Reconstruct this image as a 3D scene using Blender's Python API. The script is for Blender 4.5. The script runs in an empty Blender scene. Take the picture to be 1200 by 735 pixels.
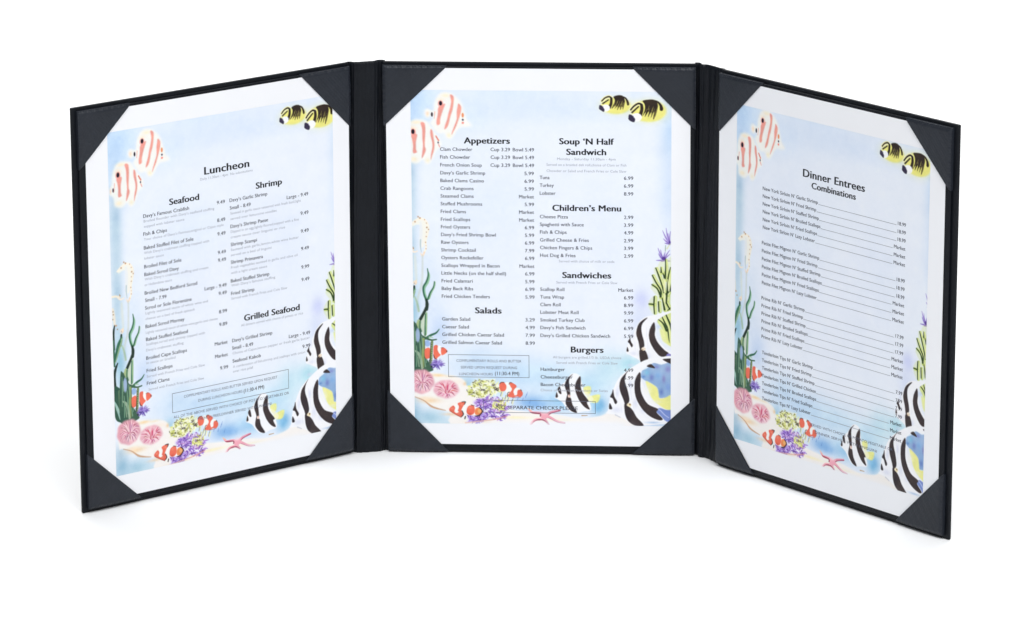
import bpy, bmesh, math, random
import numpy as np
from mathutils import Matrix, Vector

scene = bpy.context.scene
COL = scene.collection
# ------------------------------------------------------------------ camera
cam_d = bpy.data.cameras.new("camera")
cam_d.sensor_width = 36.0
cam_d.lens = 5273.43 * 36 / 1200
cam_d.clip_start, cam_d.clip_end = 0.05, 100
cam = bpy.data.objects.new("camera", cam_d)
COL.objects.link(cam)
PITCH, ROLL = 0.2826, -0.0073
cam.matrix_world = (Matrix.Translation((0, -3.09831, 0.99896))
                    @ Matrix.Rotation(math.pi / 2 - PITCH, 4, 'X') @ Matrix.Rotation(ROLL, 4, 'Z'))
scene.camera = cam
# ------------------------------------------------------------------ studio surround and exposure
world = bpy.data.worlds.new("World")
scene.world = world
world.use_nodes = True
world.node_tree.nodes["Background"].inputs[0].default_value = (0.94, 0.97, 1.0, 1)
world.node_tree.nodes["Background"].inputs[1].default_value = 0.2
scene.view_settings.view_transform = 'Standard'
scene.view_settings.look = 'None'
scene.view_settings.exposure = 0.0
scene.view_settings.gamma = 1.0
# ------------------------------------------------------------------ lamps (studio soft boxes)
def softbox(name, loc, aim, sx, sy, watts, col=(1, 1, 1)):
    d = bpy.data.lights.new(name, 'AREA')
    d.shape = 'RECTANGLE'
    d.size, d.size_y, d.energy, d.color = sx, sy, watts, col
    o = bpy.data.objects.new(name, d)
    COL.objects.link(o)
    o.location = loc
    o.rotation_euler = (Vector(aim) - Vector(loc)).to_track_quat('-Z', 'Y').to_euler()
    return o
softbox("key_softbox", (1.5, -2.1, 2.3), (0, 0, .1), 1.4, 1.4, 36)
softbox("front_softbox", (-.2, -2.15, 3.5), (0, -.1, .1), 3.0, 1.6, 104, (.97, .985, 1))
softbox("top_softbox", (0, .2, 3.4), (0, .2, 0), 4.0, 2.6, 16)
softbox("backdrop_softbox", (0, 2.6, 2.6), (0, 2.4, 0), 5.0, 2.6, 130)

# ------------------------------------------------------------------ materials
def srgb(*c):
    return tuple(((x / 255 + .055) / 1.055) ** 2.4 if x > 10 else x / 255 / 12.92 for x in c)
def material(name, col, rough=.5, spec=.5):
    m = bpy.data.materials.new(name)
    m.use_nodes = True
    b = m.node_tree.nodes["Principled BSDF"]
    b.inputs["Base Color"].default_value = (*col, 1)
    b.inputs["Roughness"].default_value = rough
    b.inputs["Specular IOR Level"].default_value = spec
    return m, m.node_tree, b
def noise_var(nt, b, scale, c0, c1, r0, r1, bump, dist, detail=6):
    N, L = nt.nodes, nt.links
    tc = N.new("ShaderNodeTexCoord")
    n = N.new("ShaderNodeTexNoise"); n.inputs["Scale"].default_value = scale; n.inputs["Detail"].default_value = detail
    L.new(tc.outputs["Object"], n.inputs["Vector"])
    cr = N.new("ShaderNodeValToRGB"); cr.color_ramp.elements[0].color = (*c0, 1); cr.color_ramp.elements[1].color = (*c1, 1)
    cr.color_ramp.elements[0].position = .3; cr.color_ramp.elements[1].position = .7
    L.new(n.outputs["Fac"], cr.inputs[0]); L.new(cr.outputs[0], b.inputs["Base Color"])
    mr = N.new("ShaderNodeMapRange"); mr.inputs["To Min"].default_value = r0; mr.inputs["To Max"].default_value = r1
    L.new(n.outputs["Fac"], mr.inputs["Value"]); L.new(mr.outputs[0], b.inputs["Roughness"])
    if bump:
        v = N.new("ShaderNodeTexVoronoi"); v.inputs["Scale"].default_value = bump
        L.new(tc.outputs["Object"], v.inputs["Vector"])
        bp = N.new("ShaderNodeBump"); bp.inputs["Strength"].default_value = .35; bp.inputs["Distance"].default_value = dist
        L.new(v.outputs["Distance"], bp.inputs["Height"]); L.new(bp.outputs[0], b.inputs["Normal"])
LEATHER, nt, b = material("black_leatherette", (.014, .016, .021), .46, .17)
noise_var(nt, b, 60, (.0036, .0048, .0074), (.0056, .0072, .0106), .36, .50, 620, .00028)
POCKET, nt, b = material("charcoal_leatherette", (.02, .022, .028), .5, .28)
noise_var(nt, b, 45, (.0125, .0155, .0220), (.0170, .0205, .0285), .36, .48, 560, .00024)
PAPER, nt, b = material("white_paper", (.86, .865, .88), .6, .25)
noise_var(nt, b, 25, (.825, .83, .855), (.84, .845, .87), .55, .65, 0, 0)
FLOOR, nt, b = material("white_floor", (.9, .9, .9), .6, .2)
noise_var(nt, b, 3, (.93, .93, .93), (.945, .945, .945), .55, .7, 0, 0)
INK_H, _, _ = material("black_ink", (.014, .015, .02), .55, .3)
INK_I, _, _ = material("dark_grey_ink", (.04, .045, .065), .55, .3)
INK_F, _, _ = material("pale_grey_ink", (.33, .35, .41), .6, .3)
INK_C, _, _ = material("mid_grey_ink", (.10, .115, .165), .6, .3)
INK_L, _, _ = material("leader_ink", (.22, .235, .27), .6, .3)
PRINT, nt, b = material("colour_print", (1, 1, 1), .6, .25)
at = nt.nodes.new("ShaderNodeVertexColor"); at.layer_name = "ink"
nt.links.new(at.outputs["Color"], b.inputs["Base Color"])

# ------------------------------------------------------------------ frames of the three panels (metres)
W, H = 215.9, 279.4                                   # a letter sheet, mm
FLOOR_Z = -(286.2 - H) / 1000
def frame(x, y, a, tilt):
    dx = Vector((math.cos(a), math.sin(a), 0))
    up = Vector((-math.sin(a) * math.sin(tilt), math.cos(a) * math.sin(tilt), math.cos(tilt)))
    dy = up.cross(dx)
    m = Matrix((dx, dy, up)).transposed().to_4x4()
    m.translation = (x, y, 0)
    return m
FR = {'C': frame(.01941, 0, -.06759, -.00631),
      'L': frame(-.20371, -.06094, .62566, -.01116),
      'R': frame(.21723, -.11134, -.84476, .00508)}
def loc(u, v, n=0):                                   # sheet mm (u right, v down, n towards the reader) -> panel space
    return Vector(((u - W / 2) / 1000, -n / 1000, (H - v) / 1000))

def obj(name, bm, mat, parent=None, mw=None, smooth=True):
    me = bpy.data.meshes.new(name)
    bm.to_mesh(me); bm.free()
    if mat: me.materials.append(mat)
    if smooth:
        for p in me.polygons: p.use_smooth = True
        me.set_sharp_from_angle(angle=math.radians(50))
    o = bpy.data.objects.new(name, me)
    COL.objects.link(o)
    if parent:
        o.parent = parent
    if mw is not None:
        o.matrix_local = mw
    return o

# ------------------------------------------------------------------ the white floor, swept up far behind
bm = bmesh.new()
prof = [(-7, FLOOR_Z), (5, FLOOR_Z)] + [(5 + 1.5 * math.sin(t * math.pi / 24), FLOOR_Z + 1.5 - 1.5 * math.cos(t * math.pi / 24)) for t in range(1, 13)] + [(6.5, 5)]
prev = None
for y, z in prof:
    cur = (bm.verts.new((-8, y, z)), bm.verts.new((8, y, z)))
    if prev: bm.faces.new((prev[0], prev[1], cur[1], cur[0]))
    prev = cur
fl = obj("floor", bm, FLOOR)
fl["kind"] = "structure"

# ------------------------------------------------------------------ the folder
cover = bpy.data.objects.new("menu_folder", None)
COL.objects.link(cover)
cover.location = (0.019, 0, FLOOR_Z)
cover["label"] = "black leatherette three-panel menu folder standing open on the white floor"
cover["category"] = "menu cover"
INV = Matrix.Translation(cover.location).inverted()

def slab(bm, u0, u1, v0, v1, n0, n1, bev, seg=3):
    vs = [bm.verts.new(loc(u, v, n)) for n in (n0, n1) for u, v in ((u0, v0), (u1, v0), (u1, v1), (u0, v1))]
    a, c = vs[:4], vs[4:]
    fs = [bm.faces.new(a), bm.faces.new(c[::-1])] + [bm.faces.new((a[i], c[i], c[(i + 1) % 4], a[(i + 1) % 4])) for i in range(4)]
    bmesh.ops.recalc_face_normals(bm, faces=fs)
    es = list({e for f in fs for e in f.edges})
    if bev: bmesh.ops.bevel(bm, geom=es, offset=bev / 1000, segments=seg, profile=.6, affect='EDGES')

def wobble(bm, amp, seed):                            # hand-made unevenness of a folded edge, fractions of a mm
    r = random.Random(seed)
    ph = [r.uniform(0, 6.3) for _ in range(6)]
    for v in bm.verts:
        x, z = v.co.x * 1000, v.co.z * 1000
        v.co.y += amp / 1000 * (math.sin(x * .9 + ph[0]) * math.sin(z * .7 + ph[1]) + .6 * math.sin(x * 2.3 + ph[2]) * math.sin(z * 2.1 + ph[3]))

def pocket(bm, c, au, av, n0, n1):
    """triangular corner: plate over the sheet plus the folds round the lining's two edges"""
    cu, cv = c
    su, sv = (1 if au > 0 else -1), (1 if av > 0 else -1)
    cu -= su * .45; cv -= sv * .45
    K = 90
    A = (cu, cv); Bp = (cu + au, cv); Cp = (cu, cv + av)
    # front plate as a fine triangle so that it can swell a little
    grid = {}
    for i in range(K + 1):
        for j in range(K + 1 - i):
            s, t = i / K, j / K
            u = A[0] + (Bp[0] - A[0]) * s + (Cp[0] - A[0]) * t
            v = A[1] + (Bp[1] - A[1]) * s + (Cp[1] - A[1]) * t
            rim = min(s, t) * 44
            al = s if t < s else t
            n = n1 - (1.0 + .3 * math.sin(al * 97 + cu) * math.sin(al * 41 + cv)) * math.exp(-rim * rim * .55) + .7 * 4 * s * (1 - s - t) + .7 * 4 * t * (1 - s - t)
            grid[i, j] = bm.verts.new(loc(u, v, n))
    for i in range(K):
        for j in range(K - i):
            q = [grid[i, j], grid[i + 1, j], grid[i, j + 1]]
            bm.faces.new(q)
            if i + j < K - 1: bm.faces.new((grid[i + 1, j], grid[i + 1, j + 1], grid[i, j + 1]))
    def strip(keys, fn):
        low = []
        for k in keys:
            co = grid[k].co
            low.append(bm.verts.new(fn(co)))
        for a in range(len(keys) - 1):
            bm.faces.new((grid[keys[a]], grid[keys[a + 1]], low[a + 1], low[a]))
        return low
    back = lambda n: (lambda co: Vector((co.x, -n / 1000, co.z)))
    strip([(i, 0) for i in range(K + 1)], back(n0))
    strip([(0, j) for j in range(K + 1)], back(n0))
    # rolled hem along the diagonal
    d = Vector((su * .35 / 1000, .5 / 1000, -sv * .35 / 1000))
    strip([(i, K - i) for i in range(K + 1)], lambda co: co + d)
    bmesh.ops.recalc_face_normals(bm, faces=bm.faces[:])

SPEC = {  # board u0,u1,v0,v1 ; lining u0,u1,v0,v1
    'L': ((-8.8, 217.6, -4.6, 286.0), (-4.9, 216.9, -1.7, 282.6)),
    'C': ((-2.2, 219.8, -3.9, 286.0), (-1.5, 219.1, -1.3, 284.6)),
    'R': ((-.9, 224.6, -4.7, 286.0), (-.3, 220.3, -1.9, 283.0)),
}
LEGS = {  # pocket legs (along u, along v) at TL, TR, BL, BR
    'L': ((42, 41), (42, 43.5), (42.5, 40), (41.5, 42.5)),
    'C': ((45.5, 44), (44.5, 45), (43.5, 45.5), (44.5, 42)),
    'R': ((43, 42), (42.5, 43.2), (38.5, 43), (43.5, 44)),
}
for k in 'LCR':
    bd, ln = SPEC[k]
    bm = bmesh.new(); slab(bm, *bd, -5.0, -2.3, 1.1, 4); wobble(bm, .05, k)
    panel = obj("panel", bm, LEATHER, cover, INV @ FR[k])
    bm = bmesh.new(); slab(bm, *ln, -2.6, -.35, .7, 3)
    obj("lining", bm, LEATHER, panel, Matrix())
    cs = [(ln[0], ln[2], 1, 1), (ln[1], ln[2], -1, 1), (ln[0], ln[3], 1, -1), (ln[1], ln[3], -1, -1)]
    for (u, v, su, sv), (lu, lv) in zip(cs, LEGS[k]):
        bm = bmesh.new(); pocket(bm, (u, v), su * lu, sv * lv, -2.25, .95); wobble(bm, .06, k + str(u + v))
        obj("corner_pocket", bm, POCKET, panel, Matrix())

def spine(pa, pb, prof):
    """soft hinge: a padded strip between two creases, swept from top to bottom"""
    A, B = FR[pa[0]], FR[pb[0]]
    def section(v):
        a, b = A @ loc(pa[1], v, -2.6), B @ loc(pb[1], v, -2.6)
        t = (b - a); nr = Vector((t.y, -t.x, 0)).normalized()          # towards the reader
        pts = [a + t * f + nr * (d / 1000) for f, d in prof]
        out = []
        n = len(pts)
        for i in range(n - 1):
            p0, p1, p2, p3 = pts[max(i - 1, 0)], pts[i], pts[i + 1], pts[min(i + 2, n - 1)]
            for s in range(8):
                t = s / 8
                out.append(.5 * ((2 * p1) + (p2 - p0) * t + (2 * p0 - 5 * p1 + 4 * p2 - p3) * t * t + (3 * p1 - p0 - 3 * p2 + p3) * t ** 3))
        return out + [pts[-1]]
    bm = bmesh.new()
    vs = [-4.6, -4.4, -3.7] + list(np.linspace(-2, 283, 40)) + [285.2, 285.8, 286.1]
    rows = []
    for v in vs:
        sec = section(v)
        edge = max(0, min(1, (abs(v - 140.75) - 144.2) / 1.15))
        m = len(sec); fr, bk = [], []
        for i, p in enumerate(sec):
            t = (sec[min(i + 1, m - 1)] - sec[max(i - 1, 0)]).normalized()
            nr = Vector((-t.y, t.x, 0))                # away from the reader
            wv = .00022 * math.sin(v * .035 + i * .9) + .00016 * math.sin(v * .11 + i * 1.7) * math.sin(i * .37)
            fr.append(bm.verts.new(p + nr * (.0009 * edge + wv)))
            bk.append(bm.verts.new(p + nr * (.0024 - .0009 * edge)))
        rows.append(fr + bk[::-1])
    for a, c in zip(rows[:-1], rows[1:]):
        n = len(a)
        for i in range(n): bm.faces.new((a[i], a[(i + 1) % n], c[(i + 1) % n], c[i]))
    m = len(rows[0]) // 2
    for r in (rows[0], rows[-1]):
        for i in range(m - 1): bm.faces.new((r[i], r[i + 1], r[2 * m - 2 - i], r[2 * m - 1 - i]))
    bmesh.ops.recalc_face_normals(bm, faces=bm.faces[:])
    return obj("spine", bm, LEATHER, cover, INV)
spine(('L', 216.6), ('C', -1.2), [(0, -.2), (.05, -1.5), (.1, -1.3), (.17, .5), (.3, .9), (.55, .8), (.74, .6), (.82, -.6), (.88, -1.6), (.95, -1.4), (1, -.2)])
spine(('C', 218.9), ('R', -.1), [(0, -.2), (.05, -1.7), (.11, -1.2), (.19, .1), (.27, .1), (.36, -1.9), (.55, -1.9), (.78, -1.2), (.88, -1.3), (.95, -1.8), (1, -.2)])
ART=[
('G',(196,222,248),(19.45,23.83),(25.3,27.11),0.95),
('G',(190,216,245),(17.96,43.77),(15.66,30.12),0.6),
('G',(205,226,250),(56.31,34.08),(30.12,18.07),0.5),
('G',(216,232,252),(89.77,15.15),(48.19,13.25),0.6),
('G',(176,204,222),(16.18,84.49),(7.23,42.17),0.85),
('G',(178,206,222),(16.13,131.83),(6.02,42.17),0.85),
('G',(150,196,216),(17.31,179.56),(6.63,30.12),0.9),
('G',(205,222,240),(27.44,157.11),(13.25,42.17),0.5),
('G',(200,218,244),(36.22,192.12),(12.05,20.48),0.75),
('G',(202,224,248),(202.59,42.08),(9.64,36.14),0.95),
('G',(212,227,248),(201.51,92.04),(10.84,36.14),0.8),
('G',(222,233,250),(174.23,18.76),(30.12,9.64),0.6),
('G',(214,228,248),(119.9,29.16),(90.36,15.66),0.6),
('G',(222,232,250),(64.71,106.03),(42.17,54.22),0.45),
('G',(226,234,250),(149.93,111.43),(30.12,48.19),0.4),
('G',(232,237,249),(107.18,137.16),(72.29,90.36),0.5),
('G',(226,238,246),(83.05,99.54),(36.14,24.1),0.25),
('G',(176,210,238),(63.64,217.45),(27.11,16.87),0.45),
('G',(196,222,246),(88.2,226.78),(42.17,18.07),0.75),
('G',(150,198,226),(56.07,234.93),(7.23,7.83),0.9),
('G',(196,226,242),(72.69,238.58),(18.07,9.64),0.6),
('G',(132,180,230),(101.61,247.23),(15.66,7.83),0.9),
('G',(112,162,222),(107.77,248.44),(9.64,4.22),0.6),
('G',(150,200,236),(126.27,245.61),(22.89,10.24),0.9),
('G',(128,190,228),(150.89,249.15),(7.83,10.24),0.95),
('G',(186,222,242),(143.54,232.49),(24.1,14.46),0.8),
('G',(168,218,232),(172.42,217.97),(12.05,9.64),0.9),
('G',(196,228,240),(157.08,220.74),(15.06,16.87),0.8),
('G',(196,228,246),(112.82,226.46),(36.14,15.06),0.5),
('G',(205,210,246),(181.58,169.31),(7.23,9.64),0.8),
('G',(210,218,244),(180.37,183.97),(9.64,13.25),0.6),
('G',(150,190,214),(16.25,256.8),(8.43,12.05),0.95),
('G',(166,204,222),(29.21,259.86),(15.66,8.43),0.9),
('G',(196,222,234),(44.63,264.19),(16.87,4.82),0.8),
('G',(180,204,218),(15.15,247.1),(6.02,8.43),0.7),
('G',(176,202,232),(191.49,262.16),(16.87,3.01),0.9),
('P',(248,243,238),[(14.65,225.43),(28.17,225.56),(33.46,225.8),(40.49,227.55),(48.71,228.67),(53.38,230.76),(55.69,235.03),(59.2,236.52),(69.72,243.14),(81.4,251.6),(99.01,254.44),(119.56,256),(137.17,258.84),(151.84,256.79),(158.88,254.24),(169.43,258.4),(169.43,265.17),(53.89,266.78),(43.69,256.42),(39,254.14),(30.2,251.55),(25.54,247.55),(17.34,243.72),(14.41,242.65)],0.9,1),
('G',(246,212,158),(35.2,227.62),(6.31,1.49),0.85),
('G',(246,222,176),(44.01,228.43),(5.16,1.15),0.5),
('G',(240,200,140),(54.23,233.63),(1.72,1.95),0.8),
('G',(236,204,160),(28.49,246.77),(9.75,2.64),0.75),
('G',(244,222,196),(24.98,244.97),(6.88,1.72),0.7),
('G',(246,228,206),(48.45,252.04),(6.88,2.87),0.6),
('G',(250,238,226),(48.67,232.36),(8.03,2.29),0.9),
('S',(196,152,116),[(17.93,244.14),(24.37,246.82),(29.62,251.07),(34.31,252.85),(40.18,254.13)],[0.57,0.8,1.49,1.15,0.46],0.5,0.85),
('G',(236,206,168),(43.68,257.04),(7.46,1.49),0.7),
('G',(250,236,190),(90.16,258.87),(14.92,1.49),0.8),
('G',(246,214,170),(63.65,262.63),(11.47,1.38),0.8),
('G',(250,240,206),(122.48,260.28),(14.92,1.15),0.6),
('S',(250,244,226),[(17.93,115.54),(21.45,113.7),(25.52,114.25),(26.39,119.06),(25.49,125.1),(24.95,131.13)],[1.72,2.52,3.44,3.67,3.1,1.72],1,0.75),
('S',(250,241,222),[(16.77,114.95),(19.72,112.63),(22.65,110.98),(25.85,111.24),(28.14,113.62),(29.08,117.83),(28.2,122.66),(27.21,127.49),(27.38,132.31),(25.68,137.16)],[1.38,1.95,2.07,2.07,2.07,2.07,1.95,1.72,1.61,1.15],0.5,0.9),
('S',(236,238,238),[(23.78,113.67),(24.04,120.29),(23.59,127.53),(23.4,133.56)],[1.72,2.52,2.29,1.15],0.8,0.8),
('S',(168,190,196),[(23.61,126.32),(23.44,130.55),(24.07,135.37)],[0.92,0.8,0.46],0.4,0.7),
('E',(178,130,84),(22.09,109.24),(0.6,0.6),0.4,0.75),
('E',(178,130,84),(23.36,110.19),(0.69,0.69),0.4,0.75),
('E',(178,130,84),(19.83,112.99),(0.6,0.6),0.4,0.75),
('E',(178,130,84),(26.72,111.35),(0.41,0.41),0.4,0.75),
('E',(178,130,84),(27.97,113.93),(0.37,0.37),0.4,0.75),
('E',(178,130,84),(28.27,117.11),(0.6,0.6),0.4,0.75),
('E',(178,130,84),(29.42,118.55),(0.46,0.46),0.4,0.75),
('E',(178,130,84),(27.88,120.61),(0.37,0.37),0.4,0.75),
('E',(178,130,84),(27.72,123.87),(0.41,0.41),0.4,0.75),
('E',(178,130,84),(27.2,128.21),(0.46,0.46),0.4,0.75),
('E',(178,130,84),(27.52,130.62),(0.28,0.28),0.4,0.75),
('E',(178,130,84),(27.49,132.92),(0.41,0.41),0.4,0.75),
('E',(178,130,84),(26.17,135.95),(0.37,0.37),0.4,0.75),
('E',(178,130,84),(18.28,132.72),(0.6,0.6),0.4,0.75),
('E',(178,130,84),(18.06,131.81),(0.32,0.32),0.4,0.75),
('S',(255,236,214),[(16.51,133.64),(18.82,135.43),(21.16,134.8)],[1.38,1.49,0.92],0.5,0.8),
('S',(250,222,190),[(26.11,135.5),(24.91,138.23),(23.48,136.13)],[1.26,1.38,0.57],0.4,0.8),
('S',(206,212,206),[(24.86,137.93),(24.74,147),(24.05,159.12),(20.67,171.31),(21.15,179.51)],[1.15,1.38,1.61,1.49,1.49],1,0.7),
('S',(222,226,214),[(19.36,138.59),(19.83,147.05),(20.3,155.53)],[1.72,1.95,1.38],1.2,0.6),
('S',(244,220,194),[(17.8,158.71),(18.99,157.12),(20.27,157.71),(19.78,159.42),(18.49,159.79)],[0.8,1.03,0.92,0.8,0.57],0.3,0.9),
('E',(150,112,80),(19.21,158.69),(0.57,0.46),0.3,0.8),
('S',(170,196,164),[(18.95,168.9),(20.64,173.74),(21.73,179.5)],[1.15,1.49,1.38],0.6,0.8),
('S',(34,52,42),[(18.59,161.01),(18.3,165.26),(17.78,168.91)],[1.49,2.07,0.8],0.3,0.95),
('S',(150,196,160),[(28.79,149.98),(29.45,153),(28.45,157.86),(26.06,162.13),(26.24,166.38),(27.59,170.62)],[0.8,1.38,1.49,1.38,1.38,1.38],0.3,1),
('S',(58,112,84),[(28.29,147.68),(28.76,152.4),(27.52,157.26),(25.19,161.54),(25.42,166.39),(26.83,170.63),(27.55,173.66)],[0.69,1.15,1.38,1.38,1.26,1.49,1.95],0.25,1),
('S',(150,190,150),[(33.71,157.68),(32.85,161.45),(30.69,165.72),(29.23,169.99)],[0.69,1.26,1.38,1.26],0.3,1),
('S',(58,112,84),[(33.13,157.32),(32.38,161.45),(29.99,165.73),(28.29,170.61)],[0.69,0.92,1.15,1.38],0.25,1),
('S',(34,52,42),[(27.24,170.62),(27.66,174.26),(27.25,178.22)],[1.38,2.52,2.29],0.25,1),
('S',(34,52,42),[(13.46,153.1),(12.47,157.91),(12.39,164.95),(12.61,170.58)],[0.89,1.65,1.65,1.52],0.3,1),
('S',(150,190,150),[(19.51,163.29),(17.17,166.99),(15.61,171.12)],[0.76,1.52,1.65],0.3,1),
('S',(58,112,84),[(18.62,162.54),(16.13,166.8),(14.7,170.96)],[0.89,1.65,1.78],0.25,1),
('E',(206,160,120),(14.56,153.59),(0.89,0.63),0.3,0.8),
('S',(250,226,190),[(20.24,156.37),(19.52,158.59)],[0.76,1.02],0.4,0.9),
('S',(246,232,210),[(12.18,141.45),(13,146.86),(13.49,152.23)],[1.9,2.29,1.9],0.8,0.8),
('E',(170,140,110),(12.45,143.25),(0.57,0.57),0.3,0.8),
('E',(170,140,110),(12.59,145.32),(0.57,0.57),0.3,0.8),
('E',(170,140,110),(12.09,148.75),(0.57,0.57),0.3,0.8),
('E',(170,140,110),(18.17,133.42),(0.57,0.57),0.3,0.8),
('E',(170,140,110),(15.65,156.43),(0.57,0.57),0.3,0.8),
('S',(252,238,212),[(11.47,132.55),(15.06,132.59),(18.3,133.62)],[1.4,1.65,0.89],0.5,0.9),
('S',(66,110,84),[(12.15,164.32),(12.27,173.17),(12.51,182.64)],[1.4,1.65,1.4],0.25,1),
('S',(150,180,140),[(18.66,165.49),(15.83,172.64),(13.25,179.83)],[1.27,1.65,1.27],0.35,1),
('S',(58,112,84),[(17.23,165.24),(14.52,172.4),(12.62,179.12)],[1.9,1.9,1.4],0.25,1),
('S',(34,52,42),[(15.06,180.87),(12.94,185.67),(12.35,190.28),(12.52,199.78),(12.48,207.76)],[0.89,2.16,1.9,2.29,3.81],0.3,1),
('P',(50,88,70),[(11.95,197.9),(15.22,198.51),(23.52,207.18),(23.94,215.58),(24.32,225.17),(13.83,223.16),(11.4,216.16),(11.31,208.43)],0.4,1),
('S',(112,140,104),[(16.11,201.64),(16.54,209.42),(16.29,217.69)],[2.54,2.79,1.9],0.5,0.8),
('S',(160,196,186),[(11.63,208.49),(14.09,214.3),(16.17,221.82)],[1.02,2.16,1.27],0.4,0.95),
('P',(196,210,180),[(19.88,186.68),(22.83,185.43),(27,179.9),(27.85,181.71),(26.89,197.58),(25.57,199.43),(22.74,192.14)],0.5,0.75),
('S',(34,52,42),[(27.51,176.24),(25.59,180.16),(22.71,185.55)],[2.29,2.07,2.29],0.25,1),
('S',(170,190,140),[(21.64,186.66),(20.42,190.03),(21.55,193.37)],[1.72,2.07,1.15],0.4,1),
('S',(92,132,96),[(22.51,187.26),(22.16,191.53),(23.06,194.57)],[1.49,1.61,1.49],0.3,1),
('S',(150,186,140),[(27.1,181.11),(27.01,188.43),(26.66,196.97)],[1.26,1.15,1.15],0.3,1),
('S',(58,112,84),[(26.51,181.73),(26.07,188.44),(25.95,197.59)],[0.8,0.8,1.15],0.25,1),
('P',(56,92,74),[(16.9,190.38),(18.98,188.22),(20.41,190.64),(21.26,192.77),(23.02,192.74),(23.55,197.01),(26.17,198.81),(26.15,200.64),(24.01,206.78),(25.69,212.88),(28.85,218.35),(30.58,221.09),(30.54,224.46),(16.43,224.64)],0.4,1),
('E',(160,182,216),(20.67,197.66),(1.49,5.28),0.5,0.95),
('E',(140,172,220),(27.57,203.68),(1.95,2.52),0.6,0.9),
('S',(58,112,84),[(36.21,192.89),(33.83,195.78),(30.29,197.41),(26.45,199.9)],[0.57,1.26,1.72,1.95],0.25,1),
('S',(60,100,70),[(34.06,200.67),(30.25,201.08),(26.16,199.66)],[0.92,1.26,1.84],0.25,1),
('S',(176,206,178),[(31.44,199.23),(29.1,198.89)],[0.8,1.15],0.5,0.9),
('S',(140,160,102),[(24.74,200.35),(24.49,210.45),(23.76,221.48)],[1.72,2.41,2.29],0.3,1),
('S',(92,112,70),[(25.54,201.87),(25.43,210.43),(24.82,221.16)],[0.57,0.69,0.8],0.3,1),
('S',(150,172,146),[(18.52,209.3),(21.19,211.71),(22.88,217.2),(23.51,222.71)],[1.03,2.07,1.72,1.38],0.3,1),
('S',(118,158,128),[(18.17,191.58),(18.4,200.74),(17.88,212.98)],[0.6,1.04,0.6],0.25,0.85),
('S',(118,158,128),[(22.02,201.92),(22.5,210.47),(22.15,219.05)],[0.6,1.34,0.75],0.25,0.85),
('S',(118,158,128),[(19.63,205.61),(19.85,215.4),(19.41,221.23)],[0.6,1.19,0.75],0.25,0.85),
('S',(118,158,128),[(23.54,198.23),(24.07,206.78)],[0.75,0.9],0.25,0.85),
('S',(118,158,128),[(26.62,218.38),(27.04,212.86)],[0.6,0.9],0.25,0.85),
('S',(118,158,128),[(25.37,215.33),(25.88,221.15)],[0.75,1.04],0.25,0.85),
('S',(168,190,160),[(20.68,214.17),(21.3,221.21)],[0.46,0.69],0.3,0.8),
('S',(168,190,160),[(19.07,194.62),(19.44,201.95)],[0.34,0.57],0.3,0.8),
('S',(168,190,160),[(22.82,212.92),(23.18,221.18)],[0.34,0.57],0.3,0.8),
('S',(24,34,30),[(28.88,216.51),(30.58,221.39)],[0.92,1.38],0.3,0.9),
('P',(238,112,88),[(25.82,207.98),(29.29,207.33),(29.38,213.93),(26.66,215.32),(25.52,212.88)],0.25,1),
('P',(250,248,244),[(34.59,205.91),(37.57,206.12),(37.5,212.24),(34.93,211.54)],0.25,1),
('P',(238,112,88),[(32.24,205.45),(35,205.18),(34.85,208.48),(35.99,211.03),(37.15,212.24),(35.01,214.11),(33.58,215.72),(31.96,214.15),(31.77,210.35)],0.25,1),
('P',(238,112,88),[(37.45,207.1),(39.68,206.83),(41.99,209.37),(40.09,211.47),(37.62,212.24)],0.25,1),
('S',(70,40,40),[(31.87,212.19),(32.54,214.63),(34.17,215.53)],[0.46,0.69,0.34],0.2,1),
('E',(70,40,40),(41.41,209.5),(0.46,0.57),0.2,1),
('S',(70,40,40),[(37.21,206.98),(38.98,206.59)],[0.29,0.29],0.2,1),
('S',(110,132,86),[(30.93,202.29),(30.36,210.37),(29.79,218.34)],[1.72,1.95,2.07],0.3,1),
('S',(56,76,52),[(30.1,203.04),(29.66,210.38),(29.09,218.35)],[0.57,0.57,0.8],0.3,1),
('E',(186,196,130),(30.68,203.64),(0.34,0.34),0.2,0.9),
('E',(186,196,130),(30.66,205.35),(0.34,0.34),0.2,0.9),
('E',(186,196,130),(30.64,207.06),(0.34,0.34),0.2,0.9),
('E',(186,196,130),(30.62,208.78),(0.34,0.34),0.2,0.9),
('E',(186,196,130),(30.6,210.49),(0.34,0.34),0.2,0.9),
('E',(186,196,130),(30.58,212.2),(0.34,0.34),0.2,0.9),
('E',(186,196,130),(30.55,213.92),(0.34,0.34),0.2,0.9),
('E',(186,196,130),(30.53,215.63),(0.34,0.34),0.2,0.9),
('E',(186,196,130),(30.51,217.35),(0.34,0.34),0.2,0.9),
('URCHIN',(34.72,219.2),(5.45,4.59)),
('ANEM',(22.5,232.39),(9.47,9.18),(23.49,233.3),(226,160,174),(172,80,106)),
('ANEM',(40.66,237.99),(9.18,6.88),(41.22,240.75),(234,176,190),(186,66,94)),
('S',(176,160,224),[(201.46,127.63),(198.55,122.58),(196.58,117.53)],[1.49,1.03,0.34],0.3,0.7),
('S',(136,108,190),[(201.69,127.63),(198.9,122.58),(196.58,117.53)],[0.92,0.63,0.23],0.2,0.95),
('S',(176,160,224),[(201.46,127.63),(199.82,121.7),(199.12,115.77)],[1.49,1.03,0.34],0.3,0.7),
('S',(136,108,190),[(201.69,127.63),(200.17,121.7),(199.12,115.77)],[0.92,0.63,0.23],0.2,0.95),
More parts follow.
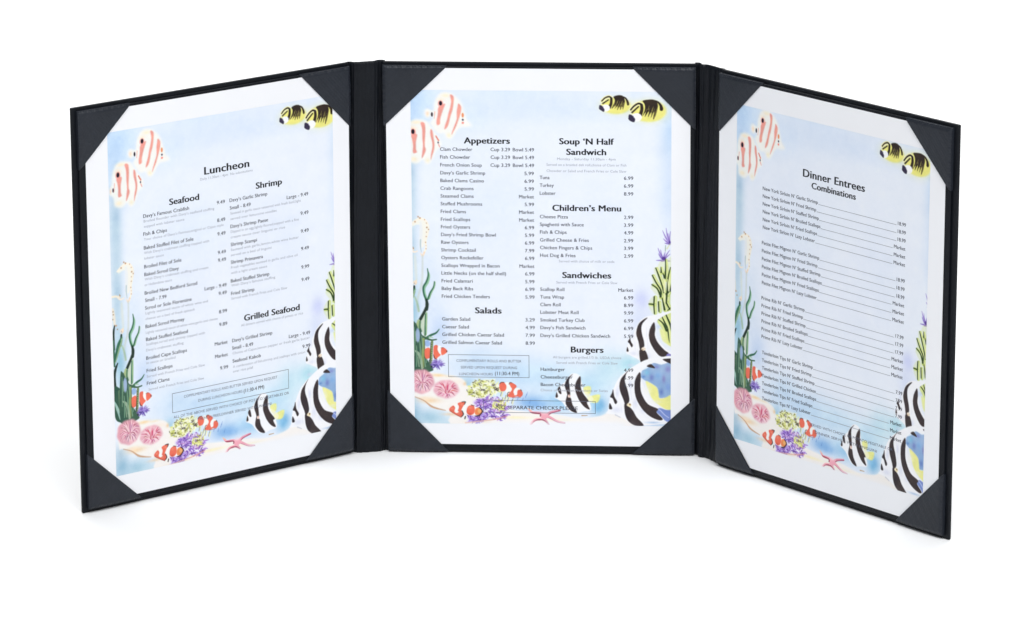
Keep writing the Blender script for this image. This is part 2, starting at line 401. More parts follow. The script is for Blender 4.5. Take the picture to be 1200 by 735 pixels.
('S',(176,160,224),[(201.46,127.63),(201.39,122.88),(202.24,118.13)],[1.49,1.03,0.34],0.3,0.7),
('S',(136,108,190),[(201.69,127.63),(201.74,122.88),(202.24,118.13)],[0.92,0.63,0.23],0.2,0.95),
('S',(176,160,224),[(201.23,127.39),(198.73,125.5),(197.17,123.59)],[1.49,1.03,0.34],0.3,0.7),
('S',(136,108,190),[(201.46,127.39),(199.08,125.49),(197.17,123.59)],[0.92,0.63,0.23],0.2,0.95),
('S',(176,160,224),[(201.23,127.39),(199.2,127.17),(198.1,126.94)],[1.49,1.03,0.34],0.3,0.7),
('S',(136,108,190),[(201.46,127.39),(199.55,127.17),(198.1,126.94)],[0.92,0.63,0.23],0.2,0.95),
('S',(176,160,224),[(201.46,127.39),(200.52,123.49),(200.51,119.59)],[1.49,1.03,0.34],0.3,0.7),
('S',(136,108,190),[(201.69,127.39),(200.87,123.49),(200.51,119.59)],[0.92,0.63,0.23],0.2,0.95),
('S',(176,160,224),[(197.2,139.59),(194.82,135.1),(193.36,130.6)],[1.49,1.03,0.34],0.3,0.7),
('S',(136,108,190),[(197.43,139.59),(195.17,135.1),(193.36,130.6)],[0.92,0.63,0.23],0.2,0.95),
('S',(176,160,224),[(197.09,139.47),(195.69,135.63),(195.22,131.79)],[1.49,1.03,0.34],0.3,0.7),
('S',(136,108,190),[(197.32,139.47),(196.04,135.63),(195.22,131.79)],[0.92,0.63,0.23],0.2,0.95),
('S',(176,160,224),[(197.32,139.47),(199.05,135.78),(201.7,132.08)],[1.49,1.03,0.34],0.3,0.7),
('S',(136,108,190),[(197.55,139.47),(199.4,135.77),(201.7,132.08)],[0.92,0.63,0.23],0.2,0.95),
('S',(176,160,224),[(197.32,139.71),(199.22,137.31),(202.06,134.9)],[1.49,1.03,0.34],0.3,0.7),
('S',(136,108,190),[(197.55,139.71),(199.57,137.31),(202.06,134.9)],[0.92,0.63,0.23],0.2,0.95),
('S',(176,160,224),[(196.62,139.72),(193.9,139.75),(192.1,139.77)],[1.49,1.03,0.34],0.3,0.7),
('S',(136,108,190),[(196.86,139.72),(194.25,139.74),(192.1,139.77)],[0.92,0.63,0.23],0.2,0.95),
('S',(176,160,224),[(197.49,139.95),(199.38,140.05),(202.19,140.14)],[1.49,1.03,0.34],0.3,0.7),
('S',(136,108,190),[(197.72,139.95),(199.72,140.04),(202.19,140.14)],[0.92,0.63,0.23],0.2,0.95),
('S',(176,160,224),[(197.32,139.47),(197.49,136.46),(198.58,133.43)],[1.49,1.03,0.34],0.3,0.7),
('S',(136,108,190),[(197.55,139.47),(197.83,136.45),(198.58,133.43)],[0.92,0.63,0.23],0.2,0.95),
('S',(176,160,224),[(196.97,139.47),(194.88,137.09),(193.72,134.69)],[1.49,1.03,0.34],0.3,0.7),
('S',(136,108,190),[(197.2,139.47),(195.23,137.08),(193.72,134.69)],[0.92,0.63,0.23],0.2,0.95),
('S',(176,160,224),[(196.97,140.08),(195.87,140.39),(195.7,140.69)],[1.49,1.03,0.34],0.3,0.7),
('S',(136,108,190),[(197.2,140.07),(196.22,140.39),(195.7,140.69)],[0.92,0.63,0.23],0.2,0.95),
('E',(84,52,140),(197.55,138.26),(1.49,1.26),0.5,0.9),
('E',(84,60,150),(201.69,126.55),(0.8,1.49),0.5,0.9),
('S',(110,140,110),[(198.8,128.62),(198.58,132.83)],[0.46,0.46],0.2,0.8),
('S',(220,225,170),[(202.04,127.38),(199.73,131.02)],[0.57,0.92],0.4,0.8),
('P',(216,226,142),[(190.37,145.57),(192.81,144.94),(194.54,140.71),(196.86,139.78),(199.17,139.45),(206.12,138.77),(206.23,176.23),(202.17,176.88),(196.94,177.67),(191.13,180.17),(188.91,178.25),(186.46,172.22),(189.59,166.73),(193.72,166.8),(191.1,164.29),(188.19,159.79),(189.81,157.66),(188.87,151.63),(191.08,152.2)],0.7,0.35),
('S',(206,220,128),[(192.58,145.73),(194.68,151.26),(197.24,159.08),(198.3,163.91)],[2.15,2.73,2.54,2.34],0.3,0.95),
('S',(236,240,180),[(192.93,145.73),(195.02,151.25),(197.59,159.08),(198.65,163.9)],[0.63,0.8,0.75,0.69],0.25,0.8),
('S',(206,220,128),[(190.15,151.19),(192.83,156.47),(196.21,162.12),(196.1,166.96)],[2.34,2.54,2.93,3.9],0.3,0.95),
('S',(236,240,180),[(190.5,151.19),(193.18,156.47),(196.55,162.11),(196.45,166.95)],[0.69,0.75,0.86,1.15],0.25,0.8),
('S',(206,220,128),[(189.87,158.08),(193.65,160.94),(196.1,166.47)],[2.15,2.54,3.32],0.3,0.95),
('S',(236,240,180),[(190.22,158.07),(194,160.93),(196.45,166.47)],[0.63,0.75,0.98],0.25,0.8),
('S',(206,220,128),[(196.29,144.96),(196.53,148.82)],[1.17,3.32],0.3,0.95),
('S',(236,240,180),[(196.63,144.96),(196.87,148.82)],[0.34,0.98],0.25,0.8),
('S',(206,220,128),[(199.52,139.14),(199.65,146.37),(199.21,153.62)],[1.37,2.34,3.9],0.3,0.95),
('S',(236,240,180),[(199.87,139.14),(200,146.37),(199.55,153.62)],[0.4,0.69,1.15],0.25,0.8),
('S',(206,220,128),[(203.13,145.13),(201.41,152.99),(200.74,163.88),(200.06,171.15)],[1.56,2.54,2.93,3.32],0.3,0.95),
('S',(236,240,180),[(203.47,145.12),(201.76,152.99),(201.09,163.87),(200.41,171.15)],[0.46,0.75,0.86,0.98],0.25,0.8),
('S',(206,220,128),[(191.57,167.13),(191.35,173.68),(191.71,179.74)],[2.73,2.54,1.95],0.3,0.95),
('S',(236,240,180),[(191.92,167.13),(191.7,173.67),(192.06,179.73)],[0.8,0.75,0.57],0.25,0.8),
('S',(206,220,128),[(187.86,172.51),(191.11,172.83)],[2.34,2.54],0.3,0.95),
('S',(236,240,180),[(188.21,172.5),(191.46,172.83)],[0.69,0.75],0.25,0.8),
('S',(206,220,128),[(194.6,170.97),(194.96,177.88)],[2.54,2.34],0.3,0.95),
('S',(236,240,180),[(194.95,170.97),(195.31,177.87)],[0.75,0.69],0.25,0.8),
('S',(206,220,128),[(200.06,171.15),(202.63,176.33)],[2.93,2.34],0.3,0.95),
('S',(236,240,180),[(200.41,171.15),(202.98,176.33)],[0.86,0.69],0.25,0.8),
('S',(206,220,128),[(197.26,168.16),(199.03,176.62)],[1.95,3.51],0.3,0.95),
('S',(236,240,180),[(197.61,168.15),(199.38,176.61)],[0.57,1.03],0.25,0.8),
('S',(206,220,128),[(197.69,149.41),(198.86,153.02)],[1.56,2.93],0.3,0.95),
('S',(236,240,180),[(198.04,149.41),(199.2,153.02)],[0.46,0.86],0.25,0.8),
('S',(206,220,128),[(202.94,162.04),(200.05,165.1)],[2.34,3.9],0.3,0.95),
('S',(236,240,180),[(203.29,162.03),(200.39,165.09)],[0.69,1.15],0.25,0.8),
('S',(206,220,128),[(202.98,175.36),(201.24,177.2)],[1.95,1.56],0.3,0.95),
('S',(236,240,180),[(203.32,175.35),(201.59,177.19)],[0.57,0.46],0.25,0.8),
('S',(206,220,128),[(205.81,149.92),(202.94,162.64)],[2.34,2.93],0.3,0.95),
('S',(236,240,180),[(206.15,149.92),(203.29,162.64)],[0.69,0.86],0.25,0.8),
('S',(44,66,30),[(191.77,145.44),(193.86,150.97),(196.43,158.79),(197.49,163.61)],[0.91,1.16,1.07,0.99],0.2,0.95),
('S',(44,66,30),[(189.34,150.9),(192.02,156.18),(195.39,161.82),(195.29,166.67)],[0.99,1.07,1.24,1.65],0.2,0.95),
('S',(44,66,30),[(189.06,157.79),(192.84,160.64),(195.29,166.18)],[0.91,1.07,1.4],0.2,0.95),
('S',(44,66,30),[(195.47,144.67),(195.71,148.53)],[0.5,1.4],0.2,0.95),
('S',(44,66,30),[(198.71,138.85),(198.84,146.08),(198.39,153.33)],[0.58,0.99,1.65],0.2,0.95),
('S',(44,66,30),[(202.31,144.84),(200.6,152.7),(199.93,163.59),(199.25,170.86)],[0.66,1.07,1.24,1.4],0.2,0.95),
('S',(44,66,30),[(190.76,166.84),(190.53,173.38),(190.89,179.44)],[1.16,1.07,0.83],0.2,0.95),
('S',(44,66,30),[(187.04,172.21),(190.3,172.54)],[0.99,1.07],0.2,0.95),
('S',(44,66,30),[(193.78,170.68),(194.15,177.59)],[1.07,0.99],0.2,0.95),
('S',(44,66,30),[(199.25,170.86),(201.82,176.04)],[1.24,0.99],0.2,0.95),
('S',(44,66,30),[(196.45,167.86),(198.21,176.32)],[0.83,1.49],0.2,0.95),
('S',(44,66,30),[(196.88,149.12),(198.04,152.73)],[0.66,1.24],0.2,0.95),
('S',(44,66,30),[(202.13,161.74),(199.23,164.8)],[0.99,1.65],0.2,0.95),
('S',(44,66,30),[(202.16,175.06),(200.42,176.9)],[0.83,0.66],0.2,0.95),
('S',(44,66,30),[(204.99,149.63),(202.13,162.35)],[0.99,1.24],0.2,0.95),
('S',(236,238,176),[(198.16,153.93),(197.95,163)],[1.49,1.15],0.3,0.9),
('S',(240,240,190),[(200.37,153.91),(201.32,162.36)],[0.57,1.03],0.3,0.9),
('S',(238,240,180),[(198.07,164.82),(198.37,170.87)],[1.49,1.03],0.3,0.9),
('P',(222,230,150),[(192.88,184.25),(202.17,178.67),(206.24,177.89),(206.31,203.42),(202.24,203.47),(199.9,200.45),(197.55,192.57)],0.4,1),
('S',(236,240,170),[(194.39,183.5),(197.89,186.49),(200.58,191.93)],[0.55,0.9,1.38],0.25,0.8),
('S',(44,66,30),[(193.46,183.51),(196.96,186.5),(199.64,191.94)],[0.69,1.12,1.72],0.2,0.95),
('S',(236,240,170),[(197.29,181.64),(200.8,189.49)],[0.62,1.24],0.25,0.8),
('S',(44,66,30),[(196.36,181.65),(199.87,189.51)],[0.77,1.55],0.2,0.95),
('S',(236,240,170),[(200.2,180.27),(203.48,188)],[0.83,1.24],0.25,0.8),
('S',(44,66,30),[(199.27,180.28),(202.54,188.01)],[1.03,1.55],0.2,0.95),
('S',(236,240,170),[(201.39,190.7),(202.58,201.03)],[0.9,0.48],0.25,0.8),
('S',(44,66,30),[(200.46,190.71),(201.65,201.04)],[1.12,0.6],0.2,0.95),
('S',(236,240,170),[(203.13,188.25),(204.89,195.52)],[0.69,0.69],0.25,0.8),
('S',(44,66,30),[(202.2,188.26),(203.96,195.54)],[0.86,0.86],0.2,0.95),
('P',(247,247,250),[(170.75,208.87),(171.92,203.24),(174.84,198.33),(177.28,191),(180.66,184.88),(185.31,181.67),(191.13,180.38),(202.17,177.22),(203.91,177.07),(203.91,178.04),(202.17,178.67),(196.94,181.4),(191.43,185.96),(192.02,191.12),(192.61,196.89),(196.99,203.54),(202.25,207.74),(206.33,210.12),(206.34,213.78),(194.68,213.93),(186.52,216.48),(181.85,217.15),(180.09,214.42),(173.67,210.84)],0.35,1),
('P',(236,238,150),[(194.64,190.48),(197.55,191.97),(199.3,195.59),(202.23,201.64),(202.24,203.47),(199.32,201.68),(196.4,198.67)],0.8,0.85),
('G',(190,208,236),(193.76,188.97),(2.29,2.29),0.6),
('G',(216,220,238),(176.01,209.29),(3.44,2.29),0.6),
('G',(216,220,238),(186.51,211.6),(2.87,3.44),0.6),
('G',(216,220,238),(175.42,195.89),(1.72,3.44),0.6),
('G',(216,220,238),(192.33,202.99),(1.72,3.44),0.6),
('S',(226,228,240),[(185.03,189.69),(185.39,196.98)],[0.23,0.34],0.4,0.8),
('S',(226,228,240),[(185.91,197.59),(186.27,205.5)],[0.23,0.34],0.4,0.8),
('S',(226,228,240),[(176.88,200.74),(177.23,207.44)],[0.23,0.34],0.4,0.8),
('S',(226,228,240),[(178.63,206.21),(178.98,211.08)],[0.23,0.34],0.4,0.8),
('P',(56,46,48),[(186.01,182.51),(182.52,186.68),(181.59,190.34),(182.12,195.2),(183.29,199.44),(183.7,203.7),(182.13,205.31),(180.67,206.79),(179.5,200.71),(177.93,195.25),(178.27,190.99),(179.96,186.71),(183.57,183.51)],0.25,1),
('P',(56,46,48),[(180.32,206.67),(184.46,207.23),(186.4,214.16),(181.85,216.42),(180.39,212.89)],0.25,1),
('P',(56,46,48),[(190.55,185.73),(191.55,190.34),(191.27,195.69),(193.49,201.14),(198.16,206.57),(201.2,208.97),(198.87,211.19),(195.26,211.36),(191.75,207.87),(188.25,201.82),(186.96,196.35),(187.65,190.87)],0.25,1),
('P',(56,46,48),[(173.56,196.64),(174.02,200.17),(175.54,203.2),(174.49,204.79),(172.97,202.01),(171.81,200.56),(173.09,198.35)],0.2,1),
('P',(56,46,48),[(171.46,204.47),(172.51,207.63),(170.93,207.89)],0.2,1),
('E',(236,220,200),(183.12,205.91),(1.49,1.26),0.3,1),
('E',(170,140,100),(182.54,206.52),(0.46,0.46),0.2,1),
('P',(130,128,200),[(199.34,211.13),(201.08,209.09),(206.34,211.34),(206.34,211.95),(201.67,210.91)],0.4,1),
('P',(56,46,48),[(196.9,213.78),(199.35,213.26),(202.85,213.83),(206.35,216.84),(202.27,216.4)],0.3,1),
('P',(247,247,250),[(156.24,254.73),(157.53,252.26),(158.6,244.87),(161.53,236.24),(165.34,228.22),(170.9,222.64),(179.07,217.03),(187.83,213.14),(198.32,213.12),(205.33,216.09),(205.33,217.31),(190.16,216.65),(182.29,222.49),(181.42,228.01),(185.52,238.37),(193.72,248.69),(205.43,252.22),(205.46,261.44),(194.92,262.51),(185.55,263.56),(178.51,262.43),(170.31,259.46),(163.27,255.87)],0.4,1),
('P',(150,180,218),[(182,222.5),(185.5,220.62),(190.16,216.4),(196,217.55),(205.33,216.82),(205.4,239.94),(197.22,242.51),(194.3,242.55),(193.71,238.26),(192.53,234.6),(187.85,231.23),(184.63,229.8),(181.42,227.09)],0.4,1),
('G',(130,196,226),(185.5,223.67),(2.87,2.87),0.8),
('G',(108,122,190),(189.01,227.3),(2.29,3.44),0.75),
('G',(130,176,226),(193.68,225.4),(3.44,4.02),0.7),
('G',(134,124,186),(197.78,228.41),(1.72,4.02),0.7),
('G',(120,110,186),(200.68,221.03),(2.87,3.44),0.6),
('G',(120,120,196),(192.5,219.3),(2.87,1.72),0.6),
('G',(98,120,188),(196.04,238.23),(2.29,3.44),0.7),
('G',(130,160,222),(200.71,234.49),(2.29,4.02),0.7),
('G',(80,130,200),(183.17,226.76),(1.72,1.15),0.7),
('P',(243,240,146),[(184.63,230.42),(187.85,231.35),(192.65,234.72),(193.94,238.87),(194.65,242.79),(197.81,242.74),(205.4,239.94),(205.43,251.6),(200.75,251.67),(196.07,249.27),(190.21,244.44),(187.27,238.96)],0.6,0.95),
('G',(247,247,240),(185.52,237.14),(3.44,5.16),0.8),
('G',(247,246,225),(192.55,245.64),(4.59,1.72),0.6),
('P',(120,142,206),[(192.09,252.52),(194.9,250.27),(199.58,251.68),(205.43,252.22),(205.46,260.83),(199.6,260.29),(196.08,256.65)],0.5,1),
('S',(190,200,236),[(193.14,251.77),(194.9,251.75),(198.42,255.39),(201.35,257.5)],[0.57,0.8,0.8,0.57],0.4,0.9),
('G',(170,196,230),(190.23,261.34),(6.88,1.03),0.8),
('G',(214,218,238),(163.86,252.17),(4.59,2.87),0.6),
('G',(214,218,238),(177.34,247.07),(2.29,5.16),0.6),
('G',(214,218,238),(164.46,238.65),(1.72,5.16),0.6),
('G',(214,218,238),(173.82,233.01),(1.72,4.59),0.6),
('G',(214,218,238),(183.19,251.91),(3.44,3.44),0.6),
('G',(214,218,238),(173.82,218.32),(3.44,1.72),0.6),
('S',(224,226,240),[(172.65,228.74),(173.47,235.46)],[0.29,0.4],0.4,0.8),
('S',(224,226,240),[(173.82,237.3),(174.64,244.04)],[0.29,0.4],0.4,0.8),
('S',(224,226,240),[(175.58,245.87),(176.4,253.23)],[0.29,0.4],0.4,0.8),
('S',(224,226,240),[(163.29,238.67),(164.1,246.02)],[0.29,0.4],0.4,0.8),
('S',(224,226,240),[(166.8,247.21),(167.61,253.96)],[0.29,0.4],0.4,0.8),
('S',(224,226,240),[(176.16,227.47),(176.98,234.81)],[0.29,0.4],0.4,0.8),
('P',(56,46,48),[(172.94,221.39),(170.9,224.48),(169.73,228.78),(170.14,232.44),(171.77,237.33),(173,244.67),(171.19,248.08),(170.19,249.62),(168.85,244.73),(166.51,238.62),(165.75,233.73),(166.8,228.81),(170.08,224.49)],0.25,1),
('P',(56,46,48),[(185.5,219.09),(188.41,217.16),(191.45,220.3)],0.25,1),
('P',(56,46,48),[(196.93,213.75),(199.49,212.99),(205.32,213.03),(205.33,217.31),(201.25,216.26)],0.3,1),
('P',(56,46,48),[(161.3,236.55),(162.11,241.75),(164.22,246.02),(162.69,247.64),(160.94,243.61),(159.07,242.4),(160.36,239.32)],0.2,1),
('P',(56,46,48),[(158.83,247.01),(160.58,250.49),(160.11,251.73),(158.24,251.14)],0.2,1),
('E',(240,226,190),(172.77,248.36),(1.61,1.61),0.3,1),
('E',(150,124,90),(173.35,247.86),(0.57,0.69),0.2,1),
('P',(56,46,48),[(169.4,247.55),(171.51,248.99),(173.85,250.44),(175.96,253.11),(178.31,257.51),(183.35,263.59),(176.9,263.68),(172.21,260.55),(170.1,256.14),(169.4,251.48)],0.25,1),
('P',(56,46,48),[(180.63,223.37),(181.21,227.4),(180.87,232.92),(181.81,239.65),(186.26,247.32),(193.52,250.91),(192.59,253.62),(197.05,258.48),(194.24,259.5),(187.44,256.4),(181.58,250.33),(177.36,241.55),(176.66,231.75),(178.29,226.21)],0.25,1),
('S',(206,206,214),[(162.83,255.87),(166.35,257.67)],[0.92,0.69],0.4,0.8),
('P',(246,247,251),[(119.18,243.4),(120.07,241.54),(122.15,235.68),(125.68,232.26),(128.63,227.93),(132.15,224.83),(136.83,225.99),(138.45,230.26),(140.3,238.82),(143.8,244.91),(145.25,252.27),(139.67,253.58),(134.98,254.75),(130.29,253.7),(126.78,250.06),(124.45,246.71),(120.94,244.48)],0.35,1),
('P',(243,240,146),[(140.02,235.45),(144.71,234.47),(145.28,238.75),(143.23,241.23),(140.89,239.73)],0.6,0.9),
('P',(243,240,146),[(142.93,243.08),(151.43,240.51),(150.36,246.36),(145.85,246.6)],0.6,0.95),
('P',(250,248,215),[(139.72,237.6),(144.39,246.13),(145.56,246.73),(146.74,243.03)],0.6,0.8),
('P',(56,46,48),[(132.44,225.31),(130.09,228.22),(129.49,231.6),(130.06,236.5),(130.33,242.02),(128.69,242.78),(127.7,238.99),(126.43,234.71),(127.15,231.02),(129.21,227.93)],0.25,1),
('P',(56,46,48),[(128.1,241.44),(128.92,242.78),(130.79,243.61),(132.06,248.76),(135.33,254.5),(131.46,253.69),(128.54,250.65),(126.91,246.98)],0.25,1),
('P',(56,46,48),[(137.29,226.96),(138.11,229.65),(137.97,235.17),(139.71,240.05),(143.68,245.65),(142.33,246.9),(144.49,252.03),(140.86,250.48),(137.35,246.23),(135.02,241.34),(133.75,236.45),(134.47,231.54)],0.25,1),
('P',(56,46,48),[(122.74,234.88),(123.78,238.42),(123.89,240.57),(122.42,240.16),(121.15,236.92)],0.2,1),
('P',(56,46,48),[(120.55,239.2),(121.53,242.75),(119.65,243.27)],0.2,1),
('E',(240,215,205),(129.63,242.15),(1.03,1.15),0.25,1),
('E',(180,120,100),(129.86,241.78),(0.34,0.34),0.15,1),
('S',(150,48,76),[(100.81,253.18),(103.03,255),(108.91,255.53),(111.83,257.77)],[1.03,1.49,1.95],0.2,1),
('S',(150,48,76),[(122.89,253.13),(116.55,254.69),(112.42,257.46)],[1.03,1.49,1.95],0.2,1),
('S',(150,48,76),[(101.51,264.08),(105.06,260.64),(109.47,259.84),(113,258.06)],[1.03,1.49,1.95],0.2,1),
('S',(150,48,76),[(115.03,264.2),(112.99,261.45),(110.65,258.71)],[1.03,1.49,1.95],0.2,1),
('S',(150,48,76),[(126.2,262.57),(121.21,261.53),(116.52,258.94),(113.01,257.14)],[1.03,1.49,1.95],0.2,1),
('S',(240,168,184),[(100.46,252.75),(102.68,254.57),(108.56,255.11),(111.48,257.35)],[0.8,1.38,1.95],0.2,1),
('S',(240,168,184),[(122.54,252.7),(116.19,254.26),(112.07,257.03)],[0.8,1.38,1.95],0.2,1),
('S',(240,168,184),[(101.16,263.65),(104.71,260.21),(109.12,259.41),(112.65,257.64)],[0.8,1.38,1.95],0.2,1),
('S',(240,168,184),[(114.68,263.77),(112.64,261.03),(110.3,258.29)],[0.8,1.38,1.95],0.2,1),
('S',(240,168,184),[(125.85,262.14),(120.86,261.1),(116.17,258.51),(112.66,256.71)],[0.8,1.38,1.95],0.2,1),
('E',(240,168,184),(112.07,257.4),(2.98,1.95),0.4,1),
('S',(150,48,76),[(103.82,261.58),(107.35,260.18),(111.46,260.86),(114.68,263.65)],[0.57,0.8,0.92,0.92],0.2,1),
('S',(150,48,76),[(102.09,254.83),(108.26,255.73),(108.66,257.45)],[0.57,0.8,1.03],0.2,1),
('S',(214,120,146),[(115.6,255.13),(122.07,253.08)],[0.57,0.46],0.2,1),
('G',(250,206,214),(111.49,255.19),(3.44,1.72),0.7),
('S',(180,140,84),[(138.61,256.79),(142.6,256.61)],[0.69,0.46],0.2,0.9),
('S',(240,190,150),[(99.76,251.78),(102.1,253.47)],[0.8,0.8],0.4,0.8),
('CORAL',(68.74,237),(11.76,7.17),'y'),
('CORAL',(62.26,239.24),(6.31,4.59),'y'),
('CORAL',(71.56,250.81),(12.91,7.75),'p'),
('CORAL',(62.66,258.94),(6.88,4.3),'p'),
('CORAL',(78.56,257.18),(5.45,2.87),'p'),
('CORAL',(78.62,249.48),(5.16,3.44),'y2'),
('S',(232,164,130),[(54.37,263.37),(65.57,261.86),(75.59,260.37),(83.85,258.03)],[0.8,1.03,1.03,0.8],0.6,0.7),
('S',(90,86,50),[(80.76,239.61),(79.91,242.69)],[0.46,0.46],0.25,0.7),
('S',(240,236,170),[(81.58,239.6),(80.73,243.3)],[0.8,0.69],0.3,0.8),
('S',(90,86,50),[(81.61,243.9),(80.76,246.99)],[0.46,0.46],0.25,0.7),
('S',(240,236,170),[(82.43,243.89),(81.58,247.59)],[0.8,0.69],0.3,0.8),
('S',(90,86,50),[(83.97,242.03),(83.13,245.11)],[0.46,0.46],0.25,0.7),
('S',(240,236,170),[(84.79,242.01),(83.94,245.72)],[0.8,0.69],0.3,0.8),
('S',(90,86,50),[(85.72,243.85),(84.87,246.93)],[0.46,0.46],0.25,0.7),
('S',(240,236,170),[(86.54,243.84),(85.69,247.54)],[0.8,0.69],0.3,0.8),
('S',(90,86,50),[(88.65,245.04),(87.8,248.12)],[0.46,0.46],0.25,0.7),
('S',(240,236,170),[(89.47,245.03),(88.62,248.73)],[0.8,0.69],0.3,0.8),
('P',(250,248,244),[(83.16,232.82),(86.98,232.77),(88.7,238.28),(85.73,242),(83.41,238.35)],0.3,1),
('P',(250,248,244),[(89.29,237.65),(93.41,236.37),(94.56,239.43),(91.6,242.54),(89.55,241.95)],0.3,1),
('P',(238,112,88),[(79.47,232.87),(82.29,232.22),(84.38,235.26),(83.41,238.47),(80.59,239.12),(79.2,236.68)],0.25,1),
('P',(238,112,88),[(86.39,232.47),(88.86,232.75),(91.77,235.17),(90,237.52),(89.28,239.62),(89.85,241.7),(87.19,243.58),(85.15,242.01),(88.23,237.79),(87.08,235.23)],0.25,1),
('P',(238,112,88),[(92.34,238.35),(94.69,237.95),(96.19,240.76),(94.53,243.36),(91.6,242.91),(88.19,243.94),(87.62,241.61),(91.61,241.92)],0.25,1),
('S',(60,48,40),[(79.46,233.49),(80.53,232.37),(82.58,232.34)],[0.52,0.57],0.2,0.9),
('S',(60,48,40),[(86.27,233.7),(86.75,232.47),(88.15,232.51)],[0.52,0.57],0.2,0.9),
('S',(60,48,40),[(85.02,243.24),(85.16,240.47),(86.34,239.66)],[0.52,0.57],0.2,0.9),
('S',(60,48,40),[(78.72,237.49),(76.97,236.9)],[0.52,0.57],0.2,0.9),
('S',(60,48,40),[(78.12,239.03),(76.39,235.98)],[0.52,0.57],0.2,0.9),
('S',(60,48,40),[(94.57,237.71),(95.15,238.5)],[0.52,0.57],0.2,0.9),
('S',(150,80,60),[(88.66,243.81),(94.24,243.61)],[0.46,0.34],0.25,0.7),
('S',(80,120,200),[(98.06,243.37),(98.89,240.9)],[0.57,0.23],0.4,0.6),
('S',(80,120,200),[(98.77,241.83),(99.61,239.36)],[0.57,0.23],0.4,0.6),
('S',(80,120,200),[(88.64,245.65),(89.48,243.18)],[0.57,0.23],0.4,0.6),
('S',(80,120,200),[(92.17,245.3),(93.01,242.83)],[0.57,0.23],0.4,0.6),
('S',(80,120,200),[(95.69,246.17),(96.53,243.7)],[0.57,0.23],0.4,0.6),
('S',(80,120,200),[(100.96,247.64),(101.8,245.17)],[0.57,0.23],0.4,0.6),
('P',(250,248,244),[(46.11,250.84),(49.08,248.34),(54.38,247.65),(57.89,250.07),(63.76,251.53),(66.38,254.26),(63.7,257.38),(57.81,257.77),(54.58,256.89),(54.25,259.98),(51.32,258.48),(46.64,255.77),(44.9,253.94)],0.3,1),
('P',(238,112,88),[(42.54,253.66),(45.53,250.36),(47.04,252.19),(46.42,254.78),(48.41,256.05),(51.37,253.85),(52.99,256.91),(51.32,259.03),(46.63,257)],0.25,1),
('P',(238,112,88),[(49.08,248.46),(54.5,247.4),(52.34,251.74),(50.9,254.48),(49.01,254.5),(49.75,251.41)],0.25,1),
('P',(238,112,88),[(55.81,251.94),(57.89,250.07),(60.94,251.01),(60.89,255.7),(57.81,257.59),(55.36,255.65)],0.25,1),
('P',(240,140,84),[(61.75,252.6),(64.93,251.82),(66.79,254.38),(64.29,257.01),(61.47,256.8)],0.25,1),
('E',(244,196,120),(64.61,254.29),(1.26,1.49),0.4,0.8),
('G',(250,160,130),(57.87,251.92),(1.95,1.38),0.6),
('G',(250,160,130),(52.01,249.53),(1.38,1.15),0.6),
('G',(250,160,130),(44.91,252.71),(1.38,1.15),0.6),
('G',(250,160,130),(49.58,256.34),(1.72,1.15),0.6),
('G',(206,84,70),(57.82,256.54),(2.29,0.92),0.7),
('S',(48,40,40),[(52.03,247.56),(54.5,247.53),(53.66,249.51)],[0.57,0.8,0.46],0.2,1),
('S',(48,40,40),[(64.46,251.52),(66.79,254.26),(64.58,257.37),(61.34,258.16)],[0.57,0.92,0.92,0.57],0.2,1),
('S',(48,40,40),[(51.96,254.15),(52.99,256.91),(51.32,258.91)],[0.46,0.8,0.46],0.2,1),
('S',(48,40,40),[(54.39,258.62),(53.96,260.29)],[0.92,0.8],0.2,1),
('S',(60,40,50),[(58.77,249.75),(60.83,250.34)],[0.57,0.46],0.2,1),
('S',(120,60,50),[(43.12,254.58),(51.32,259.4)],[0.34,0.34],0.2,0.7),
('P',(252,248,238),[(14.02,52.28),(14.45,46.33),(16.5,40.96),(19.43,38.32),(23.2,37.46),(27.23,38.25),(30.11,39.41),(32.38,43.19),(35.21,47.62),(38.06,51.46),(39.46,55.02),(38.26,58.6),(35.34,60.72),(33.85,64.31),(32.07,67.9),(30,70.37),(27.69,69.74),(26.11,67.07),(23.06,69.48),(19.86,69.99),(16.12,68.06),(15.04,62.4),(12.18,59.45),(12.11,56.47)],1.7,0.82),
('G',(255,238,206),(21.72,39.73),(4.59,1.72),0.9),
('G',(255,226,196),(19.34,44.5),(3.44,2.87),0.7),
('G',(252,236,200),(19.62,66.83),(3.44,2.29),0.8),
('G',(250,238,205),(29.46,67.63),(2.29,2.29),0.7),
('P',(240,152,138),[(18,49.27),(22.18,48.52),(21.3,54),(21.22,59.36),(21.89,61.74),(19.1,62.24),(19.17,57),(18.54,52.24)],0.6,0.9),
('P',(240,152,138),[(24.78,40),(27.5,40.27),(28.13,45.01),(27.82,50.96),(27.51,56.92),(28.28,59.89),(26.96,63.6),(25.31,66.12),(25.59,62.3),(26.24,56.93),(25.85,50.98),(25.82,45.04)],0.6,0.9),
('P',(240,152,138),[(31.83,44.86),(33.21,46.16),(33.84,50.91),(34.48,55.66),(33.95,60.43),(32.75,64.02),(31.67,67.37),(31.95,62.83),(32.94,58.06),(32.76,53.89),(31.66,49.14)],0.6,0.9),
('S',(240,150,130),[(35.59,49.82),(37.4,52.9)],[1.03,1.15],0.3,1),
('E',(70,60,80),(37.1,54.45),(0.52,0.8),0.2,1),
('S',(244,170,160),[(37.37,55.87),(38.16,57.77)],[0.8,0.57],0.3,1),
('S',(246,170,150),[(16.34,52.26),(15.79,58.22)],[0.57,0.46],0.4,0.8),
('E',(244,150,140),(19.31,47),(1.95,2.64),0.6,0.8),
('E',(26,16,32),(19.25,46.64),(1.2,1.78),0.2,1),
('E',(46,34,56),(15.12,56.92),(0.63,1.49),0.2,1),
